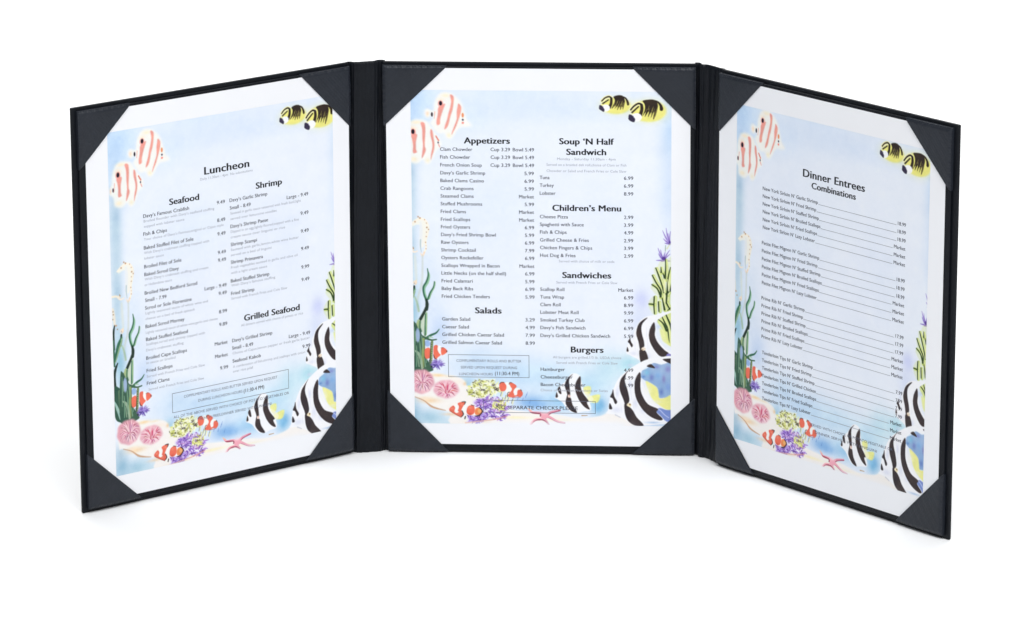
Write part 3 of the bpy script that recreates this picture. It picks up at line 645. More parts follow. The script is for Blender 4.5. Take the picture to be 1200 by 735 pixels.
('G',(255,214,180),(13.08,57.35),(0.92,2.29),0.8),
('P',(252,248,238),[(36.26,21.37),(38.89,18.51),(42.94,17.41),(46.39,18.44),(49.94,20.66),(53.36,24.18),(55.61,30.08),(57.84,37.18),(60.69,40.71),(60.85,42.19),(57.09,43.23),(53.62,43.27),(50.7,45.55),(48.58,49.14),(45.72,51.66),(43.13,50.67),(41.43,47.72),(37.95,48.16),(35.09,45.99),(32.82,42.45),(31.58,39.79),(33.76,36.5),(32.62,35.33),(30,36.71),(28.17,35.37),(27.34,32.11),(28.82,29.61),(31.82,30.29),(33.83,31.22),(34.29,26.72)],1.7,0.82),
('G',(255,240,208),(42.91,20.13),(4.02,1.72),0.9),
('G',(255,220,190),(29.75,33.39),(1.49,2.29),0.9),
('G',(255,230,200),(39.41,23.12),(3.44,1.72),0.6),
('G',(252,240,205),(44.88,49.17),(2.29,2.29),0.8),
('P',(240,152,138),[(37.61,28.76),(41.57,26.18),(42.37,26.65),(40.34,32),(38.78,37.35),(38.5,40.91),(36.41,41.64),(36.1,38.56),(37.09,33.8)],0.6,0.9),
('P',(240,152,138),[(45.97,19.39),(48.44,20.79),(48.39,25.41),(47.52,30.75),(45.96,35.5),(44.87,40.26),(43.56,43.36),(41.69,44.8),(42.07,42.07),(43.57,37.9),(44.48,33.74),(45.99,28.39),(46.61,24.24)],0.6,0.9),
('P',(240,152,138),[(51.79,25.85),(53.78,28.32),(53.27,33.07),(51.71,37.82),(50.28,41.99),(48.51,45.57),(46.74,48.8),(47.23,46.18),(49.02,41.41),(50.51,37.24),(50.57,31.9),(51.18,28.34)],0.6,0.9),
('S',(244,180,165),[(35.03,32.04),(34.51,36.79)],[0.69,0.52],0.4,0.8),
('E',(244,150,140),(39.14,26.08),(1.95,2.52),0.6,0.7),
('E',(24,14,34),(39.15,25.73),(1.15,1.66),0.2,1),
('E',(40,26,46),(32.92,33.96),(0.75,1.61),0.2,1),
('E',(236,150,104),(54.81,34.36),(0.86,1.72),0.3,1),
('E',(60,50,76),(54.83,37.68),(0.69,0.75),0.2,1),
('E',(242,146,134),(54.81,39.93),(0.86,0.8),0.3,1),
('G',(242,235,128),(163.46,26.47),(11.72,6.81),0.98),
('E',(240,233,124),(163.46,26.47),(10.36,6.02),1.4,0.9),
('P',(46,34,26),[(161.75,19.99),(164.33,18.9),(167.2,18.88),(168.92,19.93),(169.84,22.87),(169.61,24.94),(168.34,29.26),(167.89,27.02),(166.51,29.51),(166.05,27.15),(164.32,29.71),(164.61,26.75),(162.49,28.84),(163.06,26.47),(160.42,28.62),(162.14,24.71),(162.72,22.34)],0.2,1),
('P',(46,34,26),[(168.23,19.52),(170.76,20.62),(172.48,23.44),(172.82,25.79),(171.5,26.16),(170.93,24.04),(170.07,21.69)],0.2,1),
('S',(250,246,190),[(153.53,23.13),(155.72,20.93),(158.59,19.9),(160.43,21.06)],[2.27,2.27],0.3,1),
('S',(46,34,26),[(153.53,23.13),(155.72,20.93),(158.59,19.9),(160.43,21.06)],[1.03,1.14,1.24],0.2,1),
('S',(46,34,26),[(154.27,24.89),(158.13,22.26)],[1.14,0.93],0.2,1),
('S',(46,34,26),[(160.2,21.18),(160.08,24.73),(158.92,27.69)],[1.76,2.27],0.2,1),
('E',(252,252,252),(156.28,28.19),(2.98,2.52),0.5,1),
('P',(54,46,70),[(151.92,26.1),(153.3,26.44),(154.44,27.61),(155.47,29.49),(154.78,31.04),(153.06,30.11),(151.57,29.05),(151.45,27.76)],0.2,1),
('S',(150,140,170),[(154.39,27.14),(154.73,28.67)],[0.46,0.29],0.2,0.8),
('G',(242,235,128),(186.72,30.1),(13.9,8.99),0.98),
('E',(240,233,124),(186.72,30.1),(12.29,7.95),1.4,0.9),
('P',(46,34,26),[(182.24,22.88),(184.99,21.97),(189.58,21.75),(191.99,23.15),(193.14,25.62),(192.8,28.57),(191.32,33.9),(189.71,36.28),(190.28,30.96),(188.16,35.11),(188.56,30.97),(186.15,34.54),(186.72,30.4),(183.85,34.56),(184.42,31.01),(182.13,34.1),(183.85,29.24),(183.73,25.4)],0.2,1),
('P',(46,34,26),[(189.86,21.99),(193.14,22.84),(195.72,25.3),(196.93,28.53),(195.9,30.08),(194.47,29.27),(194.17,26.2),(192.45,23.85)],0.2,1),
('S',(250,246,190),[(173.97,29.33),(176.38,26.53),(179.37,24.73),(181.55,25.42)],[2.65,2.65],0.3,1),
('S',(46,34,26),[(173.97,29.33),(176.38,26.53),(179.37,24.73),(181.55,25.42)],[1.2,1.33,1.45],0.2,1),
('S',(46,34,26),[(174.95,31.21),(179.37,27.04)],[1.33,1.08],0.2,1),
('S',(46,34,26),[(181.55,25.72),(181.78,29.26),(180.52,33.29)],[2.05,2.65],0.2,1),
('E',(252,252,252),(178.11,34.73),(3.67,2.98),0.5,1),
('P',(54,46,70),[(172.71,32.77),(174.55,33.11),(175.81,34.28),(177.08,36.16),(176.39,38.3),(174.43,37.96),(172.36,36.44),(172.25,34.96)],0.2,1),
('S',(150,140,170),[(175.81,33.8),(176.16,35.34)],[0.46,0.29],0.2,0.8),
('S',(232,222,110),[(162.14,29.14),(163.64,25.58)],[0.29,0.17],0.2,0.9),
('S',(232,222,110),[(163.75,28.83),(165.25,25.27)],[0.29,0.17],0.2,0.9),
('S',(232,222,110),[(165.47,28.52),(166.97,24.96)],[0.29,0.17],0.2,0.9),
('S',(232,222,110),[(167.2,27.91),(168.69,24.35)],[0.29,0.17],0.2,0.9),
('S',(232,222,110),[(184.43,35.74),(185.92,32.18)],[0.29,0.17],0.2,0.9),
('S',(232,222,110),[(186.15,35.43),(187.64,31.87)],[0.29,0.17],0.2,0.9),
('S',(232,222,110),[(187.87,34.82),(189.36,31.26)],[0.29,0.17],0.2,0.9),
('S',(232,222,110),[(189.6,33.92),(191.08,30.36)],[0.29,0.17],0.2,0.9),
('S',(238,228,120),[(161.74,27.96),(162.95,23.81)],[0.29,0.11],0.2,0.85),
('S',(238,228,120),[(162.89,28.36),(164.44,23.03)],[0.29,0.11],0.2,0.85),
('S',(238,228,120),[(164.61,28.7),(166.25,23.08)],[0.29,0.11],0.2,0.85),
('S',(238,228,120),[(166.33,28.81),(167.89,23.48)],[0.29,0.11],0.2,0.85),
('S',(238,228,120),[(168.06,28.49),(169.44,23.76)],[0.29,0.11],0.2,0.85),
('S',(238,228,120),[(167.2,25.84),(168.06,22.88)],[0.29,0.11],0.2,0.85),
('S',(238,228,120),[(164.33,24.69),(165.02,22.32)],[0.29,0.11],0.2,0.85),
('S',(238,228,120),[(183.85,33.38),(185.23,28.64)],[0.29,0.11],0.2,0.85),
('S',(238,228,120),[(185.46,34.55),(187.35,28.03)],[0.29,0.11],0.2,0.85),
('S',(238,228,120),[(187.3,34.83),(189.36,27.72)],[0.29,0.11],0.2,0.85),
('S',(238,228,120),[(188.74,35.4),(190.79,28.29)],[0.29,0.11],0.2,0.85),
('S',(238,228,120),[(190.46,35.09),(192.34,28.58)],[0.29,0.11],0.2,0.85),
('S',(238,228,120),[(189.02,30.38),(190.04,26.82)],[0.29,0.11],0.2,0.85),
('S',(238,228,120),[(186.14,29.22),(187,26.26)],[0.29,0.11],0.2,0.85),
('G',(243,245,251),(63.18,265.23),(13.25,3.92),0.75),
('G',(243,245,251),(74.32,265.07),(13.25,3.92),0.75),
('G',(243,245,251),(85.44,264.92),(13.25,3.92),0.75),
('G',(243,245,251),(96.56,264.76),(13.25,3.92),0.75),
('G',(243,245,251),(107.68,264.61),(13.25,3.92),0.75),
('G',(243,245,251),(118.79,264.46),(13.25,3.92),0.75),
('G',(243,245,251),(129.89,264.3),(13.25,3.92),0.75),
('G',(243,245,251),(140.99,264.15),(13.25,3.92),0.75),
('G',(243,245,251),(152.09,264),(13.25,3.92),0.75),
('G',(243,245,251),(163.18,263.84),(13.25,3.92),0.75)]
TEXT=[
('C','h','Appetizers',55.4,54.7,87.8),
('C','h','Salads',62.2,180.4,80.9),
('C','h','Soup ‘N Half',123.2,54.7,161.6),
('C','h','Sandwich',128.2,62.4,156.1),
('C','h','Children’s Menu',118.1,103.6,166.7),
('C','h','Sandwiches',125,153.3,159.6),
('C','h','Burgers',130.9,208.9,154),
('C','i','Clam Chowder',38.2,60.3,61.2),
('C','i','Cup 3.29',74.2,60.2,88),
('C','i','Bowl 5.49',90,60.2,105),
('C','i','Fish Chowder',38.2,66,59.6),
('C','i','Cup 3.29',74.2,65.9,88),
('C','i','Bowl 5.49',90,65.9,105),
('C','i','French Onion Soup',38.2,71.8,67.8),
('C','i','Cup 3.29',74.1,71.7,88),
('C','i','Bowl 5.49',90,71.7,105),
('C','i','Davy’s Garlic Shrimp',38.2,77.6,70.2),
('C','i','5.99',98.2,77.6,104.8),
('C','i','Baked Clams Casino',38.2,83.3,69.2),
('C','i','6.99',98.2,83.3,104.8),
('C','i','Crab Rangoons',38.2,89,61.8),
('C','i','5.99',98.2,89,104.8),
('C','i','Steamed Clams',38.2,94.7,61.8),
('C','i','Market',94.2,94.7,104.8),
('C','i','Stuffed Mushrooms',38.2,100.4,67.8),
('C','i','5.99',98.2,100.4,104.8),
('C','i','Fried Clams',38.2,106.1,56.2),
('C','i','Market',94.2,106.1,104.8),
('C','i','Fried Scallops',38.2,111.9,59.2),
('C','i','Market',94.2,111.9,104.8),
('C','i','Fried Oysters',38.2,117.5,59.1),
('C','i','6.99',98.2,117.5,104.8),
('C','i','Davy’s Fried Shrimp Bowl',38.2,123.2,77.4),
('C','i','5.99',98.2,123.2,104.8),
('C','i','Raw Oysters',38.2,128.9,57.8),
('C','i','6.99',98.2,128.9,104.8),
('C','i','Shrimp Cocktail',38.2,134.6,62.9),
('C','i','7.99',98.2,134.6,104.8),
('C','i','Oysters Rockefeller',38.2,140.3,68.4),
('C','i','6.99',98.2,140.3,104.8),
('C','i','Scallops Wrapped in Bacon',38.2,146.1,79.9),
('C','i','Market',94.2,146.1,104.8),
('C','i','Little Necks (on the half shell)',38.2,151.8,84.5),
('C','i','6.99',98.2,151.8,104.8),
('C','i','Fried Calamari',38.2,157.6,60.5),
('C','i','5.99',98.2,157.6,104.8),
('C','i','Baby Back Ribs',38.2,163.3,60.8),
('C','i','6.99',98.2,163.3,104.8),
('C','i','Fried Chicken Tenders',38.2,169.1,72.7),
('C','i','5.99',98.2,169.1,104.8),
('C','i','Garden Salad',38.2,186.1,58.4),
('C','i','3.29',98.2,186.1,104.8),
('C','i','Caesar Salad',38.2,191.9,57.4),
('C','i','4.99',98.2,191.9,104.8),
('C','i','Grilled Chicken Caesar Salad',38.2,197.7,82.6),
('C','i','7.99',98.2,197.7,104.8),
('C','i','Grilled Salmon Caesar Salad',38.2,203.6,81.1),
('C','i','8.99',98.2,203.6,104.8),
('C','i','Tuna',109,80.4,116),
('C','i','6.99',168.9,80.4,175.5),
('C','i','Turkey',109,86.1,119),
('C','i','6.99',168.9,86.1,175.5),
('C','i','Lobster',109,91.9,120.2),
('C','i','8.99',168.9,91.9,175.5),
('C','i','Cheese Pizza',109,109.2,129),
('C','i','2.99',168.9,109.2,175.5),
('C','i','Spaghetti with Sauce',109,114.9,140.2),
('C','i','3.99',168.9,114.9,175.5),
('C','i','Fish & Chips',109,120.6,128),
('C','i','4.99',168.9,120.6,175.5),
('C','i','Grilled Cheese & Fries',109,126.4,143.8),
('C','i','2.99',168.9,126.4,175.5),
('C','i','Chicken Fingers & Chips',109,132.1,146.2),
('C','i','3.99',168.9,132.1,175.5),
('C','i','Hot Dog & Fries',109,137.8,134.3),
('C','i','2.99',168.9,137.8,175.5),
('C','i','Scallop Roll',109,163.1,126.2),
('C','i','Market',164.9,163.1,175.5),
('C','i','Tuna Wrap',108.9,168.8,126),
('C','i','6.99',168.9,168.8,175.5),
('C','i','Clam Roll',108.9,174.5,123.5),
('C','i','8.99',168.9,174.5,175.5),
('C','i','Lobster Meat Roll',108.9,180.2,136.3),
('C','i','9.99',168.9,180.2,175.5),
('C','i','Smoked Turkey Club',108.9,186,140.6),
('C','i','6.99',168.9,186,175.5),
('C','i','Davy’s Fish Sandwich',108.9,191.7,141.2),
('C','i','6.99',168.9,191.7,175.5),
('C','i','Davy’s Grilled Chicken Sandwich',108.9,197.6,158.9),
('C','i','5.99',168.9,197.6,175.5),
('C','i','Hamburger',108.9,223,126.4),
('C','i','4.99',168.9,223,175.5),
('C','i','Cheeseburger',108.9,228.8,131.9),
('C','i','5.99',168.9,228.8,175.5),
('C','i','Bacon Cheeseburger',108.9,234.5,141.1),
('C','i','5.99',168.9,234.5,175.5),
('C','f','Monday - Saturday 11:30am - 4pm',121.5,66.3,163),
('C','f','Served on a braided deli roll,choice of Clam or Fish',113.9,70.6,170.6),
('C','f','Chowder or Salad and French Fries or Cole Slaw',113.9,75.1,170.6),
('C','f','Served with choice of milk or soda',122.4,141.7,162.1),
('C','f','Served with French Fries or Cole Slaw',120.5,157.5,164.2),
('C','f','All burgers are grilled,1/3 lb. USDA choice',117.8,213.5,166.9),
('C','f','Served with French Fries or Cole Slaw',120.2,217.6,164.4),
('C','f','Choice of American,Provolone or Swiss',108.8,238.4,157.1),
('C','c','COMPLIMENTARY ROLLS AND BUTTER',48.2,217,95),
('C','c','SERVED UPON REQUEST DURING',51.3,222,91.9),
('C','c','LUNCHEON HOURS',50,227,74.3),
('C','n','(11:30-4 PM)',75.9,226.7,93.4),
('C','n','NO SEPARATE CHECKS,PLEASE',76.9,252.3,135.5),
('L','H','Luncheon',94.9,57.6,131.6),
('L','h','Seafood',65.9,74.8,89.9),
('L','h','Shrimp',137.1,74.5,158.6),
('L','h','Grilled Seafood',125.4,169.1,171.9),
('L','i','Davy’s Famous Crabfish',44.5,80.6,81.7),
('L','i','9.49',104.5,80.6,111.1),
('L','i','Fish & Chips',44.3,93.4,63.3),
('L','i','8.49',104.5,93.4,111.1),
('L','i','Baked Stuffed Filet of Sole',44.4,103.3,84.7),
('L','i','9.49',104.5,103.3,111.1),
('L','i','Broiled Filet of Sole',44.3,116.8,74.5),
('L','i','9.49',104.5,116.8,111.1),
('L','i','Baked Scrod Davy',44.3,122.4,72.3),
('L','i','9.49',104.5,122.4,111.1),
('L','i','Broiled New Bedford Scrod',44.2,135.8,87),
('L','i','Small - 7.99',44.4,141.1,61.7),
('L','i','Large - 9.49',93.1,141.1,111.1),
('L','i','Scrod or Sole Florentine',44.2,146.6,82.1),
('L','i','9.49',104.5,146.6,111.1),
('L','i','Baked Scrod Mornay',44.2,160,75.9),
('L','i','8.99',104.5,160,111.1),
('L','i','Baked Stuffed Seafood',44.3,169.4,78.5),
('L','i','9.89',104.5,169.4,111.1),
('L','i','Broiled Cape Scallops',44.1,183,77.4),
('L','i','Market',100.5,183,111.1),
('L','i','Fried Scallops',44.2,192.2,65.3),
('L','i','Market',100.5,192.2,111.1),
('L','i','Fried Clams',44.1,201.4,62.6),
('L','i','9.99',104.5,201.4,111.1),
('L','f','Broiled flounder with Davy’s seafood stuffing',44.8,83.9,102.3),
('L','f','topped with lobster sauce',44.8,87.7,77.7),
('L','f','Your choice of Davy’s Famous,original or Cajun style',44.6,96.9,109.7),
('L','f','With Davy’s crabmeat stuffing topped with',44.5,106.6,97.6),
('L','f','lobster sauce',44.5,110.5,60.4),
('L','f','With Davy’s crabmeat stuffing and cream',44.5,125.6,96.4),
('L','f','or Hollandaise sauce',44.3,129.6,66.5),
('L','f','Lightly seasoned sauce of white wine and',44.5,150,95.5),
('L','f','cheese on a bed of fresh spinach',44.4,154.1,84.5),
('L','f','Lightly seasoned sauce of white wine,garlic and cheese',44.3,164.1,103.3),
('L','f','Scallops,scrod and shrimp topped with',44.4,172.7,92.5),
('L','f','Davy’s crabmeat stuffing',44.3,176.9,74.8),
('L','f','in sauce or broiled',44.2,186.2,67.9),
('L','f','Served with French Fries and Cole Slaw',44.2,196.1,91.9),
('L','f','Served with French Fries and Cole Slaw',45.4,205.7,91),
('L','i','Davy’s Garlic Shrimp',115,80.6,146.3),
('L','i','Small - 8.49',115.1,86.1,132.3),
('L','i','Large - 9.49',162.6,86.1,180.6),
('L','i','Davy’s Shrimp Paese',115.3,99.6,146.6),
('L','i','9.49',174,99.6,180.6),
('L','i','Shrimp Scampi',115.3,112.7,137.1),
('L','i','9.49',174,112.7,180.6),
('L','i','Shrimp Primavera',115.1,125.6,141.8),
('L','i','9.49',174,125.6,180.6),
('L','i','Baked Stuffed Shrimp',114.8,139.2,146.9),
('L','i','9.99',174,139.2,180.6),
('L','i','Fried Shrimp',114.8,148.4,134.2),
('L','i','9.49',174,148.4,180.6),
('L','i','Davy’s Grilled Shrimp',114.9,183,148.6),
('L','i','Small - 8.49',114.8,188.5,132.3),
('L','i','Large - 9.49',162.6,188.5,180.6),
('L','i','Seafood Kabob',115,198.1,138.6),
('L','i','9.99',174,198.1,180.6),
('L','f','Daily 11:30am - 4pm  No substitutions',91.3,61.3,134.5),
('L','f','Sauteed in garlic sauce seasoned with fresh basil,light',115.5,89.7,174.4),
('L','f','served over fettuccine noodles',115.5,93.7,153.9),
('L','f','Dipped in an egg,lightly floured,topped with a fine',115.5,103.1,172.4),
('L','f','cream sauce over linguini or rice',115.4,107,160.8),
('L','f','Sauteed with garlic,lemon,white wine butter',115.3,116.2,172.2),
('L','f','served on a bed of linguini',115.2,120,149.1),
('L','f','Fresh vegetables sauteed in garlic and olive oil',115.2,129.1,170.9),
('L','f','with a light cream sauce',115.1,133,145.2),
('L','f','With Davy’s famous stuffing',115.1,142.2,151.9),
('L','f','Served with French Fries and Cole Slaw',114.9,151.7,161.8),
('L','f','All dinners served with choice of potato or rice',122.6,172.8,174.9),
('L','f','Choice of Cajun,lemon pepper or fresh garlic butter',115.1,192,180.4),
('L','f','A combination of fish,shrimp and scallops with onion',115.2,202,176.2),
('L','f','over rice pilaf',115.2,205.4,132),
('L','c','COMPLIMENTARY ROLLS AND BUTTER SERVED UPON REQUEST',74.2,216.4,152.3),
('L','c','DURING LUNCHEON HOURS',85.9,221.5,122.7),
('L','c','ALL OF THE ABOVE SERVED WITH CHOICE OF POTATO,VEGETABLES OR',65.3,230,161.9),
('L','c','FRENCH FRIES,DINNER SERVED WITH LINGUINI',86,235.3,146.9),
('L','n','(11:30-4 PM)',123.8,221.9,141),
('R','H','Dinner Entrees',83.1,56.4,141.8),
('R','h','Combinations',91.5,63.5,133.4),
('R','i','New York Sirloin N’ Garlic Shrimp',43.9,73.4,97.6),
('R','i','18.99',173.4,73.4,180.8),
('R','i','New York Sirloin N’ Fried Shrimp',44,78.9,96.1),
('R','i','18.99',173.4,78.9,180.8),
('R','i','New York Sirloin N’ Stuffed Shrimp',44.1,84.5,98.7),
('R','i','18.99',173.4,84.5,180.8),
('R','i','New York Sirloin N’ Broiled Scallops',44.2,90.1,100.4),
('R','i','Market',170.2,90.1,180.8),
('R','i','New York Sirloin N’ Fried Scallops',44.3,95.7,97.3),
('R','i','Market',170.2,95.7,180.8),
('R','i','New York Sirloin N’ Lazy Lobster',44.4,101.3,95.3),
('R','i','Market',170.2,101.3,180.8),
('R','i','Petite Filet Mignon N’ Garlic Shrimp',43.7,112.7,99.7),
('R','i','18.99',173.4,112.7,180.8),
('R','i','Petite Filet Mignon N’ Fried Shrimp',43.8,118.5,98.2),
('R','i','18.99',173.4,118.5,180.8),
('R','i','Petite Filet Mignon N’ Stuffed Shrimp',43.9,124.3,101.2),
('R','i','18.99',173.4,124.3,180.8),
('R','i','Petite Filet Mignon N’ Broiled Scallops',44,130,102.5),
('R','i','Market',170.2,130,180.8),
('R','i','Petite Filet Mignon N’ Fried Scallops',44.1,135.8,99.8),
('R','i','Market',170.2,135.8,180.8),
('R','i','Petite Filet Mignon N’ Lazy Lobster',44.2,141.6,97.8),
('R','i','Market',170.2,141.6,180.8),
('R','i','Prime Rib N’ Garlic Shrimp',44,152.7,86.4),
('R','i','17.99',173.4,152.7,180.8),
('R','i','Prime Rib N’ Fried Shrimp',44.1,158.3,84.9),
('R','i','17.99',173.4,158.3,180.8),
('R','i','Prime Rib N’ Stuffed Shrimp',44.2,164,87.5),
('R','i','17.99',173.4,164,180.8),
('R','i','Prime Rib N’ Broiled Scallops',44.3,169.6,89.7),
('R','i','Market',170.2,169.6,180.8),
('R','i','Prime Rib N’ Fried Scallops',44.4,175.2,86.5),
('R','i','Market',170.2,175.2,180.8),
('R','i','Prime Rib N’ Lazy Lobster',44.5,180.8,84.9),
('R','i','Market',170.2,180.8,180.8),
('R','i','Tenderloin Tips N’ Garlic Shrimp',45.1,192.4,95.2),
('R','i','7.99',174.8,192.4,180.8),
('R','i','Tenderloin Tips N’ Fried Shrimp',45.2,198.1,94.1),
('R','i','7.99',174.8,198.1,180.8),
('R','i','Tenderloin Tips N’ Stuffed Shrimp',45.3,203.7,97.1),
('R','i','7.99',174.8,203.7,180.8),
('R','i','Tenderloin Tips N’ Grilled Chicken',45.4,209.3,98.5),
('R','i','7.99',174.8,209.3,180.8),
('R','i','Tenderloin Tips N’ Broiled Scallops',45.5,214.9,99),
('R','i','Market',170.2,214.9,180.8),
('R','i','Tenderloin Tips N’ Fried Scallops',45.6,220.5,95.4),
('R','i','Market',170.2,220.5,180.8),
('R','i','Tenderloin Tips N’ Lazy Lobster',45.7,226.1,93.8),
('R','i','Market',170.2,226.1,180.8),
('R','c','SERVED WITH CHOICE OF POTATO,VEGETABLE OR',93.1,234,172.8),
('R','c','DINNER SERVED WITH LINGUINI',98.3,238.7,158)]
BOX=[
('C',42.2,211.5,100.7,228.5),
('C',67.1,245.5,148.4,255),
('L',64.4,211.4,161.9,225.8)]
LEADER=[
('R',98,73.5,172.2),
('R',96.5,79,172.2),
('R',99.1,84.6,172.2),
('R',100.8,90.2,169),
('R',97.7,95.8,169),
('R',95.7,101.4,169),
('R',100.1,112.8,172.2),
('R',98.6,118.6,172.2),
('R',101.6,124.4,172.2),
('R',102.9,130.1,169),
('R',100.2,135.9,169),
('R',98.2,141.7,169),
('R',86.8,152.8,172.2),
('R',85.3,158.4,172.2),
('R',87.9,164.1,172.2),
('R',90.1,169.7,169),
('R',86.9,175.3,169),
('R',85.3,180.9,169),
('R',95.6,192.5,173.6),
('R',94.5,198.2,173.6),
('R',97.5,203.8,173.6),
('R',98.9,209.4,173.6),
('R',99.4,215,169),
('R',95.8,220.6,169),
('R',94.2,226.2,169)]

# ------------------------------------------------------------------ drawing the stationery (all shapes in sheet mm)
SS = 3
CELL = .34                                            # mm between grid points of the print
PX = CELL / SS
U0, V0, U1, V1 = 10.0, 15.0, 204.0, 266.0
CW, CH = int((U1 - U0) / PX), int((V1 - V0) / PX)
cv = np.empty((CH, CW, 3), np.float32); cv[:] = np.array((236, 241, 250), np.float32)
rng = np.random.default_rng(7); rnd = random.Random(11)

def region(pts, pad):
    p = np.asarray(pts, float)
    x0 = max(0, int((p[:, 0].min() - pad - U0) / PX)); x1 = min(CW, int((p[:, 0].max() + pad - U0) / PX) + 2)
    y0 = max(0, int((p[:, 1].min() - pad - V0) / PX)); y1 = min(CH, int((p[:, 1].max() + pad - V0) / PX) + 2)
    if x1 <= x0 or y1 <= y0: return None
    X = U0 + (np.arange(x0, x1, dtype=np.float32)[None, :] + .5) * PX
    Y = V0 + (np.arange(y0, y1, dtype=np.float32)[:, None] + .5) * PX
    return (slice(y0, y1), slice(x0, x1)), X, Y
def lay(sl, col, a):
    cv[sl] += (np.array(col, np.float32) - cv[sl]) * a[..., None]
def blur(m, s):
    if s < .45: return m
    r = max(1, int(s * 2.5)); k = np.exp(-.5 * (np.arange(-r, r + 1) / s) ** 2); k /= k.sum()
    for ax in (0, 1):
        q = np.pad(m, [(r, r) if a == ax else (0, 0) for a in (0, 1)])
        m = sum(w * (q[i:i + m.shape[0], :] if ax == 0 else q[:, i:i + m.shape[1]]) for i, w in enumerate(k))
    return m.astype(np.float32)
def curve(p, closed, n=5):
    p = np.asarray(p, float); N = len(p); out = []
    for i in range(N if closed else N - 1):
        a, b_, c, d = (p[(i - 1) % N], p[i], p[(i + 1) % N], p[(i + 2) % N]) if closed else (p[max(i - 1, 0)], p[i], p[i + 1], p[min(i + 2, N - 1)])
        for s in range(n):
            t = s / n
            out.append(.5 * ((2 * b_) + (c - a) * t + (2 * a - 5 * b_ + 4 * c - d) * t * t + (3 * b_ - a - 3 * c + d) * t ** 3))
    if not closed: out.append(p[-1])
    return np.array(out)
def d_poly(col, pts, b=.25, a=1):
    q = curve(pts, True, 4)
    g = region(q, b * 2 + .3)
    if not g: return
    sl, X, Y = g
    m = np.zeros((Y.shape[0], X.shape[1]), bool)
    for (xa, ya), (xb, yb) in zip(q, np.roll(q, -1, 0)):
        if ya == yb: continue
        lo, hi = min(ya, yb), max(ya, yb)
        r0 = np.searchsorted(Y[:, 0], lo); r1 = np.searchsorted(Y[:, 0], hi)
        if r1 > r0:
            xi = xa + (Y[r0:r1] - ya) * (xb - xa) / (yb - ya)
            m[r0:r1] ^= X < xi
    lay(sl, col, blur(m.astype(np.float32), b * .45 / PX) * a)
def d_stroke(col, pts, w, b=.2, a=1):
    q = curve(pts, False, 4) if len(pts) > 2 else np.asarray(pts, float)
    ww = np.interp(np.linspace(0, 1, len(q)), np.linspace(0, 1, len(w)), w) / 2
    g = region(q, max(w) / 2 + b)
    if not g: return
    sl, X, Y = g
    best = np.full((Y.shape[0], X.shape[1]), -9., np.float32)
    for i in range(len(q) - 1):
        (xa, ya), (xb, yb) = q[i], q[i + 1]
        L2 = (xb - xa) ** 2 + (yb - ya) ** 2 + 1e-9
        t = np.clip(((X - xa) * (xb - xa) + (Y - ya) * (yb - ya)) / L2, 0, 1)
        d = np.sqrt((X - xa - t * (xb - xa)) ** 2 + (Y - ya - t * (yb - ya)) ** 2)
        best = np.maximum(best, ww[i] + (ww[i + 1] - ww[i]) * t - d)
    s = max(b, .1)
    lay(sl, col, np.clip(best / s + .5, 0, 1) * a)
def d_blob(col, c, r, a):
    g = region([(c[0] - r[0], c[1] - r[1]), (c[0] + r[0], c[1] + r[1])], max(r) * .7)
    if not g: return
    sl, X, Y = g
    d2 = ((X - c[0]) / r[0]) ** 2 + ((Y - c[1]) / r[1]) ** 2
    lay(sl, col, (np.exp(-1.9 * d2) * np.clip((2.9 - d2) / .8, 0, 1) * a).astype(np.float32))
def d_ell(col, c, r, b=.2, a=1):
    g = region([(c[0] - r[0], c[1] - r[1]), (c[0] + r[0], c[1] + r[1])], b)
    if not g: return
    sl, X, Y = g
    d = np.sqrt(((X - c[0]) / r[0]) ** 2 + ((Y - c[1]) / r[1]) ** 2)
    lay(sl, col, np.clip((1 - d) * min(r) / max(b, .08) + .5, 0, 1) * a)
def d_anem(c, r, hub, base, dark):
    edge = [(c[0] + r[0] * (1 + .022 * math.sin(9 * a) + .018 * math.sin(5 * a + 1)) * math.cos(a), c[1] + r[1] * (1 + .022 * math.sin(9 * a) + .018 * math.sin(5 * a + 1)) * math.sin(a)) for a in np.linspace(0, 6.28, 40)[:-1]]
    d_poly(base, edge, 1.3, .95)
    d_blob((252, 234, 236), (c[0] + r[0] * .3, c[1] + r[1] * .5), (r[0] * .7, r[1] * .5), .75)
    d_blob((206, 124, 142), (hub[0], hub[1] - r[1] * .2), (r[0] * .7, r[1] * .4), .5)
    for i in range(44):
        an = i / 44 * 2 * math.pi + rnd.uniform(-.1, .1)
        e = (c[0] + r[0] * .98 * math.cos(an), c[1] + r[1] * .98 * math.sin(an))
        f = rnd.uniform(.6, 1.02); s0 = rnd.uniform(.1, .3)
        st = (hub[0] + (e[0] - hub[0]) * s0, hub[1] + (e[1] - hub[1]) * s0)
        e = (hub[0] + (e[0] - hub[0]) * f, hub[1] + (e[1] - hub[1]) * f)
        mid = ((st[0] + e[0]) / 2 + rnd.uniform(-.5, .5), (st[1] + e[1]) / 2 - r[1] * .2 * abs(math.cos(an)))
        sgn = tuple(x + rnd.randint(-18, 30) for x in dark)
        d_stroke((252, 222, 228) if i % 2 else sgn, [st, mid, e], [.5, .8, .2], .3, .85 if i % 2 else .8)
def d_urchin(c, r):
    for i in range(80):
        an = rnd.uniform(0, 6.28); f = rnd.uniform(.6, 1.05)
        e = (c[0] + r[0] * f * math.cos(an), c[1] + r[1] * f * math.sin(an))
        d_stroke(rnd.choice([(96, 78, 166), (140, 120, 206), (70, 56, 134), (170, 156, 224), (112, 70, 170)]), [(c[0] + rnd.uniform(-.6, .6), c[1] + rnd.uniform(-.6, .6)), e], [.9, .25], .2, .85)
